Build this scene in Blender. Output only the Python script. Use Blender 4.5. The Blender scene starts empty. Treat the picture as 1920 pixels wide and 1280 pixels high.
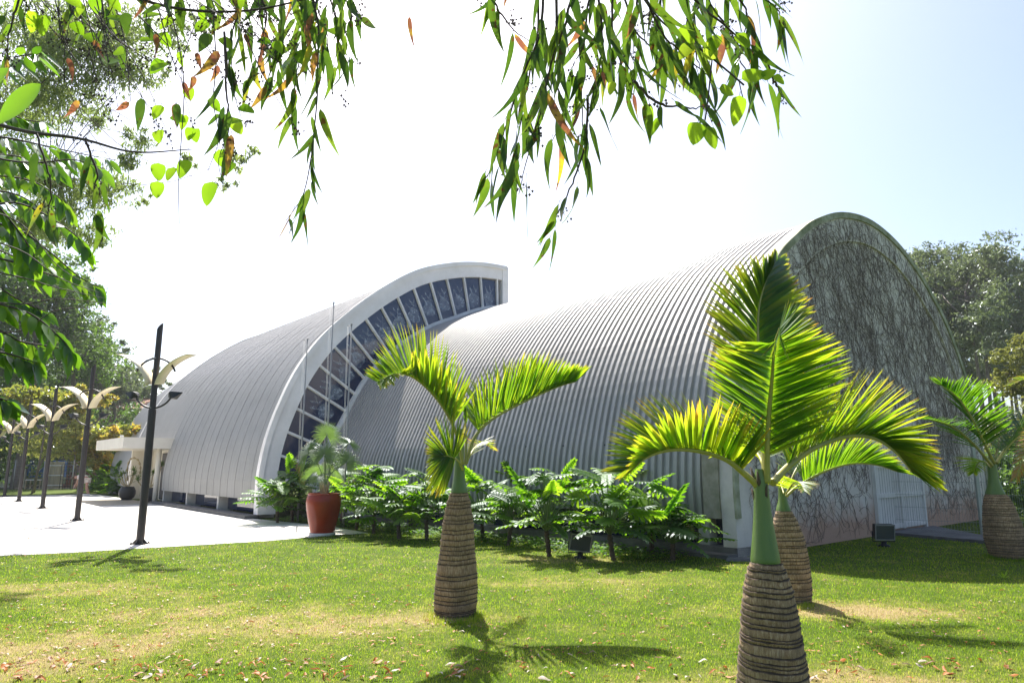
import bpy, math, random
import numpy as np
from mathutils import Vector, Matrix
R = math.radians
# ---------------------------------------------------------------- camera, sky, sun, exposure
F = 1280.0; PITCH = math.atan(233/1280); CP, SP = math.cos(PITCH), math.sin(PITCH); EYE = 1.6
sc = bpy.context.scene
cam = bpy.data.objects.new('camera', bpy.data.cameras.new('camera'))
sc.collection.objects.link(cam); sc.camera = cam
cam.location = (0, 0, EYE); cam.rotation_euler = (R(90) + PITCH, 0, 0)
cam.data.sensor_width = 36; cam.data.lens = 24; cam.data.clip_start = 0.05; cam.data.clip_end = 2500
SUN_EL = R(55); SUN_AZ = math.atan2(-0.287, 0.958)
sv = Vector((math.sin(SUN_AZ)*math.cos(SUN_EL), math.cos(SUN_AZ)*math.cos(SUN_EL), math.sin(SUN_EL)))
w = bpy.data.worlds.new('World'); sc.world = w; w.use_nodes = True
wn = w.node_tree; bg = wn.nodes['Background']
sky = wn.nodes.new('ShaderNodeTexSky'); sky.sky_type = 'NISHITA'; sky.sun_disc = False
sky.sun_elevation = SUN_EL; sky.sun_rotation = SUN_AZ; sky.altitude = 700
sky.air_density = .9; sky.dust_density = 5.0; sky.ozone_density = 1.6
wn.links.new(sky.outputs[0], bg.inputs[0]); bg.inputs[1].default_value = 0.108
sl = bpy.data.lights.new('sun', 'SUN'); sl.energy = 5.0; sl.angle = R(0.5); sl.color = (1, 0.955, 0.88)
so = bpy.data.objects.new('sun', sl); sc.collection.objects.link(so)
so.rotation_euler = sv.to_track_quat('Z', 'Y').to_euler()
sc.view_settings.view_transform = 'Standard'; sc.view_settings.look = 'None'
sc.view_settings.exposure = 1.25; sc.view_settings.gamma = 1
sc.cycles.max_bounces = 8; sc.cycles.transparent_max_bounces = 12

# ---------------------------------------------------------------- helpers
COL = sc.collection
rng = np.random.default_rng(7); random.seed(7)
def A(*x): return np.array(x, float)
def nrm(a): a = np.asarray(a, float); return a/np.maximum(np.linalg.norm(a, axis=-1, keepdims=True), 1e-9)
def ray(x, y):
    dx = (x-960)/F; dy = (640-y)/F
    return A(dx, CP-dy*SP, SP+dy*CP)
def at(x, y, Y): r = ray(x, y); return r*(Y/r[1]) + A(0, 0, EYE)      # point at distance Y in front of the viewer
def gnd(x, y, z=0): r = ray(x, y); return r*((z-EYE)/r[2]) + A(0, 0, EYE)
def tag(o, label=None, cat=None, group=None, kind=None):
    if label: o['label'] = label
    if cat: o['category'] = cat
    if group: o['group'] = group
    if kind: o['kind'] = kind
    return o
def thing(name, loc=(0, 0, 0), rz=0, label=None, cat=None, group=None):
    o = bpy.data.objects.new(name, None); COL.objects.link(o); o.location = loc; o.rotation_euler = (0, 0, rz)
    o.empty_display_size = .2
    return tag(o, label, cat, group)
def kids(o): return [c for c in ALLK.get(o.name, [])]
ALLK = {}
def link(o, parent=None):
    COL.objects.link(o)
    if parent is not None:
        o.parent = parent; ALLK.setdefault(parent.name, []).append(o)
    return o
def copy_tree(o, parent=None, **kw):
    c = o.copy(); link(c, parent)
    for k in kids(o): copy_tree(k, c)
    return c
class MB:
    def __init__(s): s.v = []; s.f = []; s.t = []; s.m = []; s.sm = []; s.n = 0
    def add(s, v, faces, tint=.5, mat=0, smooth=False):
        v = np.asarray(v, float).reshape(-1, 3)
        if isinstance(faces, np.ndarray): faces = [faces]
        else:
            d = {}
            for f in faces: d.setdefault(len(f), []).append(f)
            faces = [np.array(x, int) for x in d.values()]
        for fa in faces:
            s.f.append(fa + s.n); s.m.append(np.full(len(fa), mat)); s.sm.append(np.full(len(fa), smooth))
        s.v.append(v); s.t.append(np.broadcast_to(np.asarray(tint, float), (len(v),)).copy()); s.n += len(v)
        return s
    def box(s, a, b, M=None, tint=.5, mat=0):
        a = np.minimum(A(*a), A(*b)*1.0), np.maximum(A(*a), A(*b)*1.0); lo, hi = a
        v = np.array([[lo[0], lo[1], lo[2]], [hi[0], lo[1], lo[2]], [hi[0], hi[1], lo[2]], [lo[0], hi[1], lo[2]],
                      [lo[0], lo[1], hi[2]], [hi[0], lo[1], hi[2]], [hi[0], hi[1], hi[2]], [lo[0], hi[1], hi[2]]])
        if M is not None: v = M(v)
        return s.add(v, np.array([[0, 3, 2, 1], [4, 5, 6, 7], [0, 1, 5, 4], [1, 2, 6, 5], [2, 3, 7, 6], [3, 0, 4, 7]]), tint, mat)
    def tube(s, pts, r, n=6, tint=.5, mat=0, cap=True, smooth=True):
        pts = np.asarray(pts, float); k = len(pts); r = np.broadcast_to(np.asarray(r, float), (k,))
        T = nrm(np.gradient(pts, axis=0)); ref = A(0, 0, 1) if abs(T[0][2]) < .9 else A(1, 0, 0)
        X = np.zeros_like(pts); x = nrm(np.cross(T[0], ref))
        for i in range(k):
            x = nrm(x - T[i]*(x@T[i])); X[i] = x
        Y = np.cross(T, X); a = np.arange(n)*2*math.pi/n
        v = pts[:, None] + r[:, None, None]*(X[:, None]*np.cos(a)[None, :, None] + Y[:, None]*np.sin(a)[None, :, None])
        i = np.arange(k-1)[:, None]*n; j = np.arange(n)[None]; jn = (j+1) % n
        q = np.stack([i+j, i+jn, i+n+jn, i+n+j], -1).reshape(-1, 4)
        s.add(v.reshape(-1, 3), q, tint, mat, smooth)
        if cap:
            s.f.append(np.array([list(range(n))[::-1]]) + s.n - k*n); s.m.append(np.array([mat])); s.sm.append(np.array([False]))
            s.f.append(np.array([list(range(n))]) + s.n - n); s.m.append(np.array([mat])); s.sm.append(np.array([False]))
        return s
    def lathe(s, prof, n=32, c=(0, 0, 0), tint=.5, mat=0, smooth=True, wob=0):
        prof = np.asarray(prof, float); k = len(prof); a = np.arange(n)*2*math.pi/n
        rr = prof[:, 0:1]*(1 + wob*np.sin(3*a + prof[:, 1:2]*2)[...] + wob*.7*np.sin(5*a+1)[None])
        v = np.stack([rr*np.cos(a), rr*np.sin(a), np.broadcast_to(prof[:, 1:2], rr.shape)], -1) + A(*c)
        i = np.arange(k-1)[:, None]*n; j = np.arange(n)[None]; jn = (j+1) % n
        return s.add(v.reshape(-1, 3), np.stack([i+j, i+jn, i+n+jn, i+n+j], -1).reshape(-1, 4), tint, mat, smooth)
    def scatter(s, tv, tf, M, pos, tint, mat=0, smooth=False):
        # tv (k,3) template, M (N,3,3) rows = local axes, pos (N,3)
        tv = np.asarray(tv, float); N = len(pos); k = len(tv)
        v = np.einsum('kj,njl->nkl', tv, M) + pos[:, None]
        d = {}
        for f in tf: d.setdefault(len(f), []).append(f)
        fs = [(np.array(x)[None] + (np.arange(N)*k)[:, None, None]).reshape(-1, len(x[0])) for x in d.values()]
        t = np.repeat(np.broadcast_to(np.asarray(tint, float), (N,)), k)
        n0 = s.n
        for fa in fs: s.f.append(fa + n0); s.m.append(np.full(len(fa), mat)); s.sm.append(np.full(len(fa), smooth))
        s.v.append(v.reshape(-1, 3)); s.t.append(t); s.n += N*k
        return s
    def mesh(s, name, mats):
        me = bpy.data.meshes.new(name); v = np.concatenate(s.v).astype(np.float32)
        me.vertices.add(len(v)); me.vertices.foreach_set('co', v.ravel())
        li = np.concatenate([f.ravel() for f in s.f]).astype(np.int32)
        sz = np.concatenate([np.full(len(f), f.shape[1]) for f in s.f]).astype(np.int32)
        st = np.concatenate([[0], np.cumsum(sz)[:-1]]).astype(np.int32)
        me.loops.add(len(li)); me.loops.foreach_set('vertex_index', li)
        me.polygons.add(len(sz)); me.polygons.foreach_set('loop_start', st)
        me.polygons.foreach_set('material_index', np.concatenate(s.m).astype(np.int32))
        me.polygons.foreach_set('use_smooth', np.concatenate(s.sm).astype(bool))
        at_ = me.attributes.new('tint', 'FLOAT', 'POINT'); at_.data.foreach_set('value', np.concatenate(s.t).astype(np.float32))
        for m in (mats if isinstance(mats, (list, tuple)) else [mats]): me.materials.append(m)
        me.update(calc_edges=True); me.validate()
        return me
    def build(s, name, mats, parent=None, **kw):
        o = bpy.data.objects.new(name, s.mesh(name, mats)); link(o, parent); return tag(o, **kw)

# ---------------------------------------------------------------- materials
def newmat(name):
    m = bpy.data.materials.new(name); m.use_nodes = True; nt = m.node_tree
    return m, nt, nt.nodes['Principled BSDF']
def N(nt, t, **kw):
    n = nt.nodes.new('ShaderNode'+t)
    for k, v in kw.items():
        if k.startswith('i_'):
            key = k[2:]; n.inputs[int(key) if key.isdigit() else key].default_value = v
        else: setattr(n, k, v)
    return n
def ramp(nt, fac, stops, interp='LINEAR'):
    r = N(nt, 'ValToRGB'); e = r.color_ramp.elements; r.color_ramp.interpolation = interp
    while len(e) < len(stops): e.new(.5)
    for x, (p, c) in zip(e, stops): x.position = p; x.color = (*c, 1)
    nt.links.new(fac, r.inputs[0]); return r.outputs[0]
def coords(nt, obj=True): return N(nt, 'TexCoord').outputs['Object'] if obj else N(nt, 'NewGeometry').outputs['Position']
def noise(nt, co, scale, detail=4, rough=.6, vec=None):
    n = N(nt, 'TexNoise'); n.inputs['Scale'].default_value = scale; n.inputs['Detail'].default_value = detail
    n.inputs['Roughness'].default_value = rough
    if vec is not None:
        mp = N(nt, 'Mapping'); mp.inputs['Scale'].default_value = vec; nt.links.new(co, mp.inputs[0]); co = mp.outputs[0]
    nt.links.new(co, n.inputs[0]); return n.outputs[0]
def bump(nt, h, p, strength=.3, dist=.01):
    b = N(nt, 'Bump'); b.inputs['Strength'].default_value = strength; b.inputs['Distance'].default_value = dist
    nt.links.new(h, b.inputs['Height']); nt.links.new(b.outputs[0], p.inputs['Normal'])
def mixc(nt, fac, a, b, mode='MIX'):
    m = N(nt, 'Mix'); m.data_type = 'RGBA'; m.blend_type = mode
    for s_, x in ((m.inputs[0], fac), (m.inputs[6], a), (m.inputs[7], b)):
        if isinstance(x, (int, float)): s_.default_value = x
        elif isinstance(x, tuple): s_.default_value = (*x, 1)
        else: nt.links.new(x, s_)
    return m.outputs[2]
def math_(nt, op, a, b=None, c=None):
    m = N(nt, 'Math'); m.operation = op
    for i, x in enumerate((a, b, c)):
        if x is None: continue
        if isinstance(x, (int, float)): m.inputs[i].default_value = x
        else: nt.links.new(x, m.inputs[i])
    return m.outputs[0]
def solid(name, c1, c2=None, scale=4, rough=.7, metal=0, bmp=0, bscale=60, spec=.5, vec=None):
    m, nt, p = newmat(name); c2 = c2 or tuple(x*.75 for x in c1); co = coords(nt)
    nt.links.new(ramp(nt, noise(nt, co, scale, 5, .65, vec), [(.3, c2), (.68, c1)]), p.inputs['Base Color'])
    p.inputs['Roughness'].default_value = rough; p.inputs['Metallic'].default_value = metal
    p.inputs['Specular IOR Level'].default_value = spec
    if bmp: bump(nt, noise(nt, co, bscale, 4), p, bmp, .01)
    return m
def leafmat(name, stops, tstops, trans=.5, rough=.35, gloss=.12, nscale=9, spots=0):
    # two-sided leaf: diffuse + translucent + a waxy reflection
    m, nt, p = newmat(name); nt.nodes.remove(p); out = nt.nodes['Material Output']
    t = N(nt, 'Attribute', attribute_name='tint').outputs['Fac']
    nz = noise(nt, coords(nt), nscale, 2)
    f = math_(nt, 'ADD', t, math_(nt, 'MULTIPLY', math_(nt, 'SUBTRACT', nz, .5), .35))
    c = ramp(nt, f, stops); tc = ramp(nt, f, tstops)
    if spots:
        v = noise(nt, coords(nt), spots, 1); k = ramp(nt, v, [(.66, (0, 0, 0)), (.7, (1, 1, 1))])
        c = mixc(nt, k, c, (.10, .06, .02)); tc = mixc(nt, k, tc, (.12, .06, .01))
    d = N(nt, 'BsdfDiffuse'); nt.links.new(c, d.inputs[0]); tr = N(nt, 'BsdfTranslucent'); nt.links.new(tc, tr.inputs[0])
    ms = N(nt, 'MixShader'); ms.inputs[0].default_value = trans; nt.links.new(d.outputs[0], ms.inputs[1]); nt.links.new(tr.outputs[0], ms.inputs[2])
    g = N(nt, 'BsdfGlossy'); g.inputs['Roughness'].default_value = rough; g.inputs[0].default_value = (.9, .95, 1, 1)
    fr = N(nt, 'Fresnel'); fr.inputs[0].default_value = 1.38
    mg = N(nt, 'MixShader'); nt.links.new(math_(nt, 'MINIMUM', math_(nt, 'MULTIPLY', fr.outputs[0], gloss*1.6), min(.16, gloss*.5)), mg.inputs[0])
    nt.links.new(ms.outputs[0], mg.inputs[1]); nt.links.new(g.outputs[0], mg.inputs[2]); nt.links.new(mg.outputs[0], out.inputs[0])
    return m
M_ = {}
M_['concrete'] = solid('white_concrete', (.62, .60, .55), (.40, .38, .34), 1.5, .85, bmp=.25, bscale=35)
M_['rim'] = solid('rim_paint', (.88, .845, .83), (.70, .67, .64), .9, .75, bmp=.15, bscale=30)
M_['mull'] = solid('mullion_paint', (.82, .80, .78), (.62, .60, .58), 2, .6)
M_['canopy'] = solid('cream_render', (.72, .68, .60), (.62, .58, .50), 1.2, .8)
M_['black'] = solid('dark_paint', (.016, .014, .015), (.028, .02, .018), 3, .45, bmp=.1, bscale=80)
M_['cream'] = solid('cream_panel', (.80, .70, .48), (.72, .62, .40), 3, .4)
M_['dark'] = solid('dark_metal', (.012, .012, .014), (.02, .02, .02), 5, .5)
M_['pole'] = solid('galvanised_pole', (.34, .34, .33), (.24, .24, .23), 6, .4, .3)
M_['rust'] = solid('bark_brown', (.10, .07, .045), (.05, .035, .025), 8, .9, bmp=.5)
M_['twig'] = solid('twig_bark', (.07, .05, .035), (.035, .025, .02), 20, .8)
M_['potred'] = solid('red_glaze', (.30, .038, .014), (.20, .024, .010), 2.5, .22, spec=.3)
M_['potblack'] = solid('dark_pot', (.022, .022, .024), (.03, .03, .03), 3, .5)
M_['soil'] = solid('potting_soil', (.30, .24, .16), (.08, .05, .03), 25, .95, bmp=.6)
M_['wood'] = solid('white_planks', (.70, .68, .64), (.54, .52, .49), 3, .6, vec=(6, 6, .6))
M_['brick'] = solid('red_render', (.26, .085, .05), (.20, .06, .035), 2, .9)
M_['tile'] = solid('clay_tile', (.52, .33, .24), (.38, .20, .13), 1.5, .85)
M_['trunkbig'] = solid('eucalyptus_bark', (.20, .165, .14), (.08, .065, .055), 2.5, .9, vec=(4, 4, .5))
M_['white'] = solid('white_paint', (.74, .73, .70), (.66, .65, .62), 3, .4)
M_['tan'] = solid('tan_boards', (.44, .36, .22), (.30, .24, .14), 1, .8, vec=(5, 5, .4))
M_['blue'] = solid('blue_tarp', (.02, .11, .33), (.015, .08, .25), 1.5, .6)
M_['green'] = solid('green_paint', (.10, .13, .05), (.07, .10, .03), 1.5, .6)
M_['rubber'] = solid('rubber', (.02, .02, .02), None, 5, .8)
M_['skin'] = solid('skin', (.48, .26, .18), (.42, .22, .15), 5, .55)
M_['cloth'] = solid('pale_cloth', (.70, .62, .56), (.6, .52, .47), 5, .9)
M_['slab'] = solid('grey_slab', (.16, .155, .15), (.08, .078, .075), 2.5, .9, bmp=.4, bscale=90)
# ---------------------------------------------------------------- layout of the hall
U = A(-0.64904634, 0.76074887, 0); V = A(0.76074887, 0.64904634, 0); Z = A(0, 0, 1)
C0 = A(4.0657, 12.5928, 0)                     # near corner of the hall
def H(s, v, z): return C0 + U*s + V*v + Z*z
def HM(a):                                     # hall coordinates (s,v,z) -> world
    a = np.asarray(a, float); return C0 + a[:, 0:1]*U + a[:, 1:2]*V + a[:, 2:3]*Z
SG = 14.572                                    # the glazed crescent stands here

# ---------------------------------------------------------------- ground
def smooth(a, b, x): t = np.clip((x-a)/(b-a), 0, 1); return t*t*(3-2*t)
def gz(x, y): return -0.65*smooth(49, 56, y)*smooth(-12, -22, x)
DRY = [(-2.9, 7.1, 1.3, .46), (-1.3, 7.7, .8, .5), (-4.6, 6.3, 1.0, .58), (-5.9, 9.4, 1.1, .5), (1.1, 10.0, 1.0, .42), (3.8, 8.1, .8, .8), (2.6, 5.5, .7, .75), (-3.9, 8.2, .9, .4), (.6, 12.3, 1.0, .5), (-4.2, 5.3, .9, .6), (1.0, 5.2, .6, .35)]
def drymask(nt, co):
    sep = N(nt, 'SeparateXYZ'); nt.links.new(co, sep.inputs[0]); acc = None
    nz = noise(nt, co, 1.6, 7, .72)
    for (x, y, r, k) in DRY:
        dx = math_(nt, 'DIVIDE', math_(nt, 'SUBTRACT', sep.outputs[0], x), r*1.5); dy = math_(nt, 'DIVIDE', math_(nt, 'SUBTRACT', sep.outputs[1], y), r*.62)
        d = math_(nt, 'ADD', math_(nt, 'MULTIPLY', dx, dx), math_(nt, 'MULTIPLY', dy, dy))
        g = math_(nt, 'MULTIPLY', math_(nt, 'EXPONENT', math_(nt, 'MULTIPLY', d, -1.0)), k)
        acc = g if acc is None else math_(nt, 'ADD', acc, g)
    t = math_(nt, 'ADD', acc, math_(nt, 'MULTIPLY', math_(nt, 'SUBTRACT', nz, .5), 2.1))
    fine = noise(nt, co, 14, 3)
    return math_(nt, 'ADD', math_(nt, 'ADD', t, .09), math_(nt, 'MULTIPLY', math_(nt, 'SUBTRACT', fine, .5), .6))
def lawnmat():
    m, nt, p = newmat('lawn_soil'); co = coords(nt, False); d = drymask(nt, co)
    c = ramp(nt, d, [(.1, (.08, .12, .018)), (.45, (.16, .18, .04)), (.85, (.36, .28, .14))])
    c2 = mixc(nt, noise(nt, co, 160, 3, .7), c, (.05, .06, .015), 'MULTIPLY'); c3 = mixc(nt, .35, c, c2)
    nt.links.new(c3, p.inputs['Base Color']); p.inputs['Roughness'].default_value = .95; p.inputs['Specular IOR Level'].default_value = .1
    bump(nt, noise(nt, co, 140, 4, .7), p, .8, .015); return m
def blademat():
    m, nt, p = newmat('grass_blade'); nt.nodes.remove(p); out = nt.nodes['Material Output']; co = coords(nt, False)
    d = drymask(nt, co); t = N(nt, 'Attribute', attribute_name='tint').outputs['Fac']
    f = math_(nt, 'ADD', d, math_(nt, 'MULTIPLY', math_(nt, 'SUBTRACT', t, .5), .8))
    c = ramp(nt, f, [(.0, (.10, .175, .018)), (.4, (.25, .31, .045)), (.62, (.33, .31, .09)), (.95, (.50, .39, .21))])
    tc = ramp(nt, f, [(.0, (.24, .42, .018)), (.4, (.52, .62, .05)), (.62, (.50, .50, .11)), (.95, (.56, .44, .22))])
    df = N(nt, 'BsdfDiffuse'); tr = N(nt, 'BsdfTranslucent'); ms = N(nt, 'MixShader'); ms.inputs[0].default_value = .5
    nt.links.new(c, df.inputs[0]); nt.links.new(tc, tr.inputs[0]); nt.links.new(df.outputs[0], ms.inputs[1]); nt.links.new(tr.outputs[0], ms.inputs[2])
    nt.links.new(ms.outputs[0], out.inputs[0]); return m
M_['lawn'] = lawnmat(); M_['blade'] = blademat()
g = MB(); xs = np.concatenate([np.linspace(-900, -80, 9), np.linspace(-70, 60, 66), np.linspace(80, 900, 9)]); ys = np.concatenate([np.linspace(-40, 80, 61), np.linspace(100, 1300, 10)])
X, Y = np.meshgrid(xs, ys); nx = len(xs)
q = [(j*nx+i, j*nx+i+1, (j+1)*nx+i+1, (j+1)*nx+i) for j in range(len(ys)-1) for i in range(nx-1)]
g.add(np.stack([X, Y, gz(X, Y)], -1).reshape(-1, 3), np.array(q)); g.build('ground', M_['lawn'], kind='structure')
# paved forecourt
def pavemat():
    m, nt, p = newmat('pale_paving'); co = coords(nt, False)
    c = ramp(nt, noise(nt, co, .8, 6, .7), [(.3, (.52, .49, .44)), (.7, (.64, .62, .57))])
    mp = N(nt, 'Mapping'); mp.inputs['Rotation'].default_value = (0, 0, -math.atan2(U[1], U[0])); nt.links.new(co, mp.inputs[0])
    sp = N(nt, 'SeparateXYZ'); nt.links.new(mp.outputs[0], sp.inputs[0]); lines = None
    for o_, per in ((0, 3.1), (1, 3.4)):
        k = math_(nt, 'FRACT', math_(nt, 'DIVIDE', sp.outputs[o_], per)); k = math_(nt, 'LESS_THAN', k, .008)
        lines = k if lines is None else math_(nt, 'MAXIMUM', lines, k)
    c = mixc(nt, math_(nt, 'MULTIPLY', lines, .7), c, (.07, .055, .045))
    nt.links.new(c, p.inputs['Base Color']); p.inputs['Roughness'].default_value = .9; bump(nt, noise(nt, co, 60, 4), p, .2, .005); return m
M_['pave'] = pavemat()
PAVE = [gnd(-700, 1062)[:2], gnd(-300, 1052)[:2], gnd(-60, 1046)[:2], gnd(0, 1042)[:2], gnd(130, 1036)[:2], gnd(262, 1028)[:2], gnd(400, 1020)[:2], gnd(500, 1014)[:2], gnd(590, 1006)[:2], gnd(640, 1002)[:2], gnd(690, 999)[:2], gnd(655, 993)[:2],
        gnd(620, 987)[:2], H(SG+.6, -3.35, 0)[:2], H(SG+24, -3.35, 0)[:2], gnd(160, 926)[:2], gnd(60, 929)[:2], gnd(-120, 934)[:2], gnd(-700, 944)[:2]]
pv = MB(); n = len(PAVE); pv.add([[*p, .006] for p in PAVE] + [[*p, -.05] for p in PAVE], [tuple(range(n))] + [(i, i+n, (i+1) % n+n, (i+1) % n) for i in range(n)])
pv.build('forecourt_pavement', M_['pave'], kind='structure')
def inpoly(P_, x, y):
    r = np.zeros(x.shape, bool); n_ = len(P_)
    for i in range(n_):
        x1, y1 = P_[i]; x2, y2 = P_[(i+1) % n_]
        c = ((y1 > y) != (y2 > y)); r ^= c & (x < (x2-x1)*(y-y1)/((y2-y1) if abs(y2-y1) > 1e-9 else 1e-9)+x1)
    return r
# shallow step and doormat at the entrance
st = MB(); a_ = SG+11.2; st.box((a_, -5.6, .0), (a_+5.8, -3.5, .03), HM); st.build('entrance_paving_panel', solid('sandy_paving', (.48, .43, .34), (.38, .33, .25), 6, .9), kind='structure')
# street beyond the lawn on the left
rd = MB(); rd.box((-120, 57, -.66), (-24, 78, -.63)); rd.build('street', solid('street_asphalt', (.07, .07, .07), (.05, .05, .05), 2, .9), kind='structure')

# lawn blades: real blades, thinning with distance
def blades(n, y0, y1, h, wd, pw=1):
    y = y0 + (y1-y0)*rng.random(n)**pw; x = (rng.random(n)*2-1)*(y*.80+.6)
    return x, y, h, wd
gr = MB()
tv = np.array([[-.5, 0, 0], [.5, 0, 0], [.32, .18, .55], [-.32, .18, .55], [0, .55, 1]]); tf = [(0, 1, 2, 3), (3, 2, 4)]
for (n, y0, y1, h, wd) in ((120000, 4.6, 7.2, .020, .0042), (110000, 7.2, 11, .022, .006), (70000, 11, 17, .025, .010), (9000, 17, 24, .03, .014)):
    x, y, h, wd = blades(n, y0, y1, h, wd)
    k = ~inpoly(PAVE, x, y); d = np.stack([x, y], -1) - C0[:2]; s_ = d@U[:2]; v_ = d@V[:2]
    k &= ~((s_ > -.02) & (v_ > -.35) & (v_ < 15)) & ~((s_ > SG-.3) & (v_ > -3.6))
    x, y = x[k], y[k]; n = len(x); a = rng.random(n)*6.283; hh = h*(.5+rng.random(n)); ww = wd*(.6+.8*rng.random(n)); lean = rng.random(n)*1.6
    M = np.zeros((n, 3, 3)); M[:, 0, 0] = np.cos(a)*ww; M[:, 0, 1] = np.sin(a)*ww
    M[:, 1, 0] = -np.sin(a)*hh*lean; M[:, 1, 1] = np.cos(a)*hh*lean; M[:, 2, 2] = hh
    gr.scatter(tv, tf, M, np.stack([x, y, np.zeros(n)], -1), rng.random(n))
for (bx_, by_, br_) in ((-.61, 7.7, .25), (1.66, 4.65, .25), (3.2, 8.4, .22), (8.75, 12.45, .30)):
    n = 900; a = rng.random(n)*6.283; rr = br_*(.92+.5*rng.random(n)**2); hh = .025+.05*rng.random(n); ww = .004+.004*rng.random(n); az = rng.random(n)*6.283; ln_ = rng.random(n)*.9
    M = np.zeros((n, 3, 3)); M[:, 0, 0] = np.cos(az)*ww; M[:, 0, 1] = np.sin(az)*ww; M[:, 1, 0] = -np.sin(az)*hh*ln_; M[:, 1, 1] = np.cos(az)*hh*ln_; M[:, 2, 2] = hh
    gr.scatter(tv, tf, M, np.stack([bx_+rr*np.cos(a), by_+rr*np.sin(a), np.zeros(n)], -1), rng.random(n)*.5)
gr.build('lawn_grass', M_['blade'], kind='stuff', label='short mown lawn in front of the ribbed hall, green with dry straw patches', cat='grass')

# ---------------------------------------------------------------- the hall
def metal(name, c1, c2, rough, met, stain=False):
    m, nt, p = newmat(name); co = coords(nt)
    c = ramp(nt, noise(nt, co, .7, 6, .7), [(.3, c2), (.7, c1)])
    f = noise(nt, co, 2.5, 4, .7, (3, 3, .25)); c = mixc(nt, .5, c, mixc(nt, f, tuple(x*.45 for x in c2), c1))
    if stain:   # green algae low on the sheets
        sp = N(nt, 'SeparateXYZ'); nt.links.new(co, sp.inputs[0])
        k = ramp(nt, math_(nt, 'ADD', sp.outputs[2], math_(nt, 'MULTIPLY', f, 1.6)), [(.0, (1, 1, 1)), (1, (0, 0, 0))]); k.node.color_ramp.elements[1].position = 1
        mr = N(nt, 'MapRange'); nt.links.new(math_(nt, 'ADD', sp.outputs[2], math_(nt, 'MULTIPLY', f, 1.4)), mr.inputs[0])
        mr.inputs[1].default_value = 1.1; mr.inputs[2].default_value = 3.0; mr.inputs[3].default_value = .55; mr.inputs[4].default_value = 0
        c = mixc(nt, mr.outputs[0], c, (.17, .19, .12))
    nt.links.new(c, p.inputs['Base Color']); p.inputs['Metallic'].default_value = met
    nt.links.new(math_(nt, 'MULTIPLY_ADD', noise(nt, co, 3, 4), .2, rough-.1), p.inputs['Roughness'])
    bump(nt, noise(nt, co, 25, 3), p, .08, .01); return m
M_['roofA'] = metal('ribbed_zinc', (.49, .47, .445), (.36, .345, .33), .52, .18, True)
M_['roofB'] = metal('fine_ribbed_sheet', (.48, .465, .45), (.39, .38, .365), .50, .22)
PA = [(.0, .68), (-.02, 1.3), (.08, 2.2), (.42, 3.5), (1.1, 4.7), (2.1, 5.88), (3.1, 6.62), (4.0, 7.14), (5.4, 7.65), (7.03, 7.86)]
PB = [(-1.25, .68), (-1.2, 1.3), (-1.0, 2.0), (-.5, 2.9), (.0, 3.85), (.45, 4.6), (1.4, 5.62), (2.8, 6.64), (4.3, 7.33), (5.6, 7.85), (7.03, 8.08)]
def full(P_): return P_ + [(14.06-a, b) for a, b in P_[::-1][1:]]
PL = [(0, .55), (0, 1.3), (.15, 2.33), (.48, 3.42), (1.0, 4.64), (1.78, 5.81), (2.79, 6.85), (3.86, 7.76), (5.03, 8.57), (6, 9.05), (7.24, 9.45), (8.24, 9.66), (9.0, 9.75), (9.86, 9.79)]
PL = [(a-3.104, b) for a, b in PL]
def resample(P_, n, sub=12):
    P_ = np.array(P_, float); k = len(P_); ext = np.vstack([2*P_[0]-P_[1], P_, 2*P_[-1]-P_[-2]]); out = []
    for i in range(k-1):
        p0, p1, p2, p3 = ext[i:i+4]
        for t in np.linspace(0, 1, sub, endpoint=False):
            out.append(.5*((2*p1)+(-p0+p2)*t+(2*p0-5*p1+4*p2-p3)*t*t+(-p0+3*p1-3*p2+p3)*t**3))
    out.append(P_[-1]); out = np.array(out); d = np.concatenate([[0], np.cumsum(np.linalg.norm(np.diff(out, axis=0), axis=1))])
    s = np.linspace(0, d[-1], n); return np.stack([np.interp(s, d, out[:, 0]), np.interp(s, d, out[:, 1])], -1)
def normals2(P_): t = nrm(np.gradient(P_, axis=0)); return np.stack([-t[:, 1], t[:, 0]], -1)
def shell(mb, Pa, Pb, s0, s1, pitch, depth, n=56, s_base=None, mat=0, Sa=None, Sb=None, shape=(0, .28, .38, .62, .72)):
    """corrugated shell between sections Pa (at Sa) and Pb (at Sb), ribs running up and over"""
    Sa = s0 if Sa is None else Sa; Sb = s1 if Sb is None else Sb; nr = max(1, int(round((s1-s0)/pitch)))
    pat = [(0, 0), (.34, 0), (.43, 1), (.86, 1), (.95, 0)]; ss = []; hh = []
    for i in range(nr):
        for (o, h) in pat: ss.append(s0+(i+o)*(s1-s0)/nr); hh.append(h*depth)
    ss.append(s1); hh.append(0); ss = np.array(ss); hh = np.array(hh)
    a = resample(Pa, n); b = resample(Pb, n); t = ((ss-Sa)/(Sb-Sa))[:, None, None]; P_ = a[None]*(1-t)+b[None]*t
    nn = normals2(a)[None]*(1-t)+normals2(b)[None]*t; P_ = P_ + nn*hh[:, None, None]
    v = np.concatenate([np.broadcast_to(ss[:, None, None], (*P_.shape[:2], 1)), P_], -1).reshape(-1, 3)
    i = np.arange(len(ss)-1)[:, None]*n; j = np.arange(n-1)[None]
    mb.add(HM(v), np.stack([i+j, i+j+1, i+n+j+1, i+n+j], -1).reshape(-1, 4), .5, mat, False)
def extrude(mb, pts2, s0, s1, mat=0, tint=.5):
    n_ = len(pts2); v = [(s0, a, b) for a, b in pts2]+[(s1, a, b) for a, b in pts2]
    mb.add(HM(v), [tuple(range(n_)), tuple(range(2*n_-1, n_-1, -1))] + [(i, i+n_, (i+1) % n_+n_, (i+1) % n_) for i in range(n_)], tint, mat)
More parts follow.
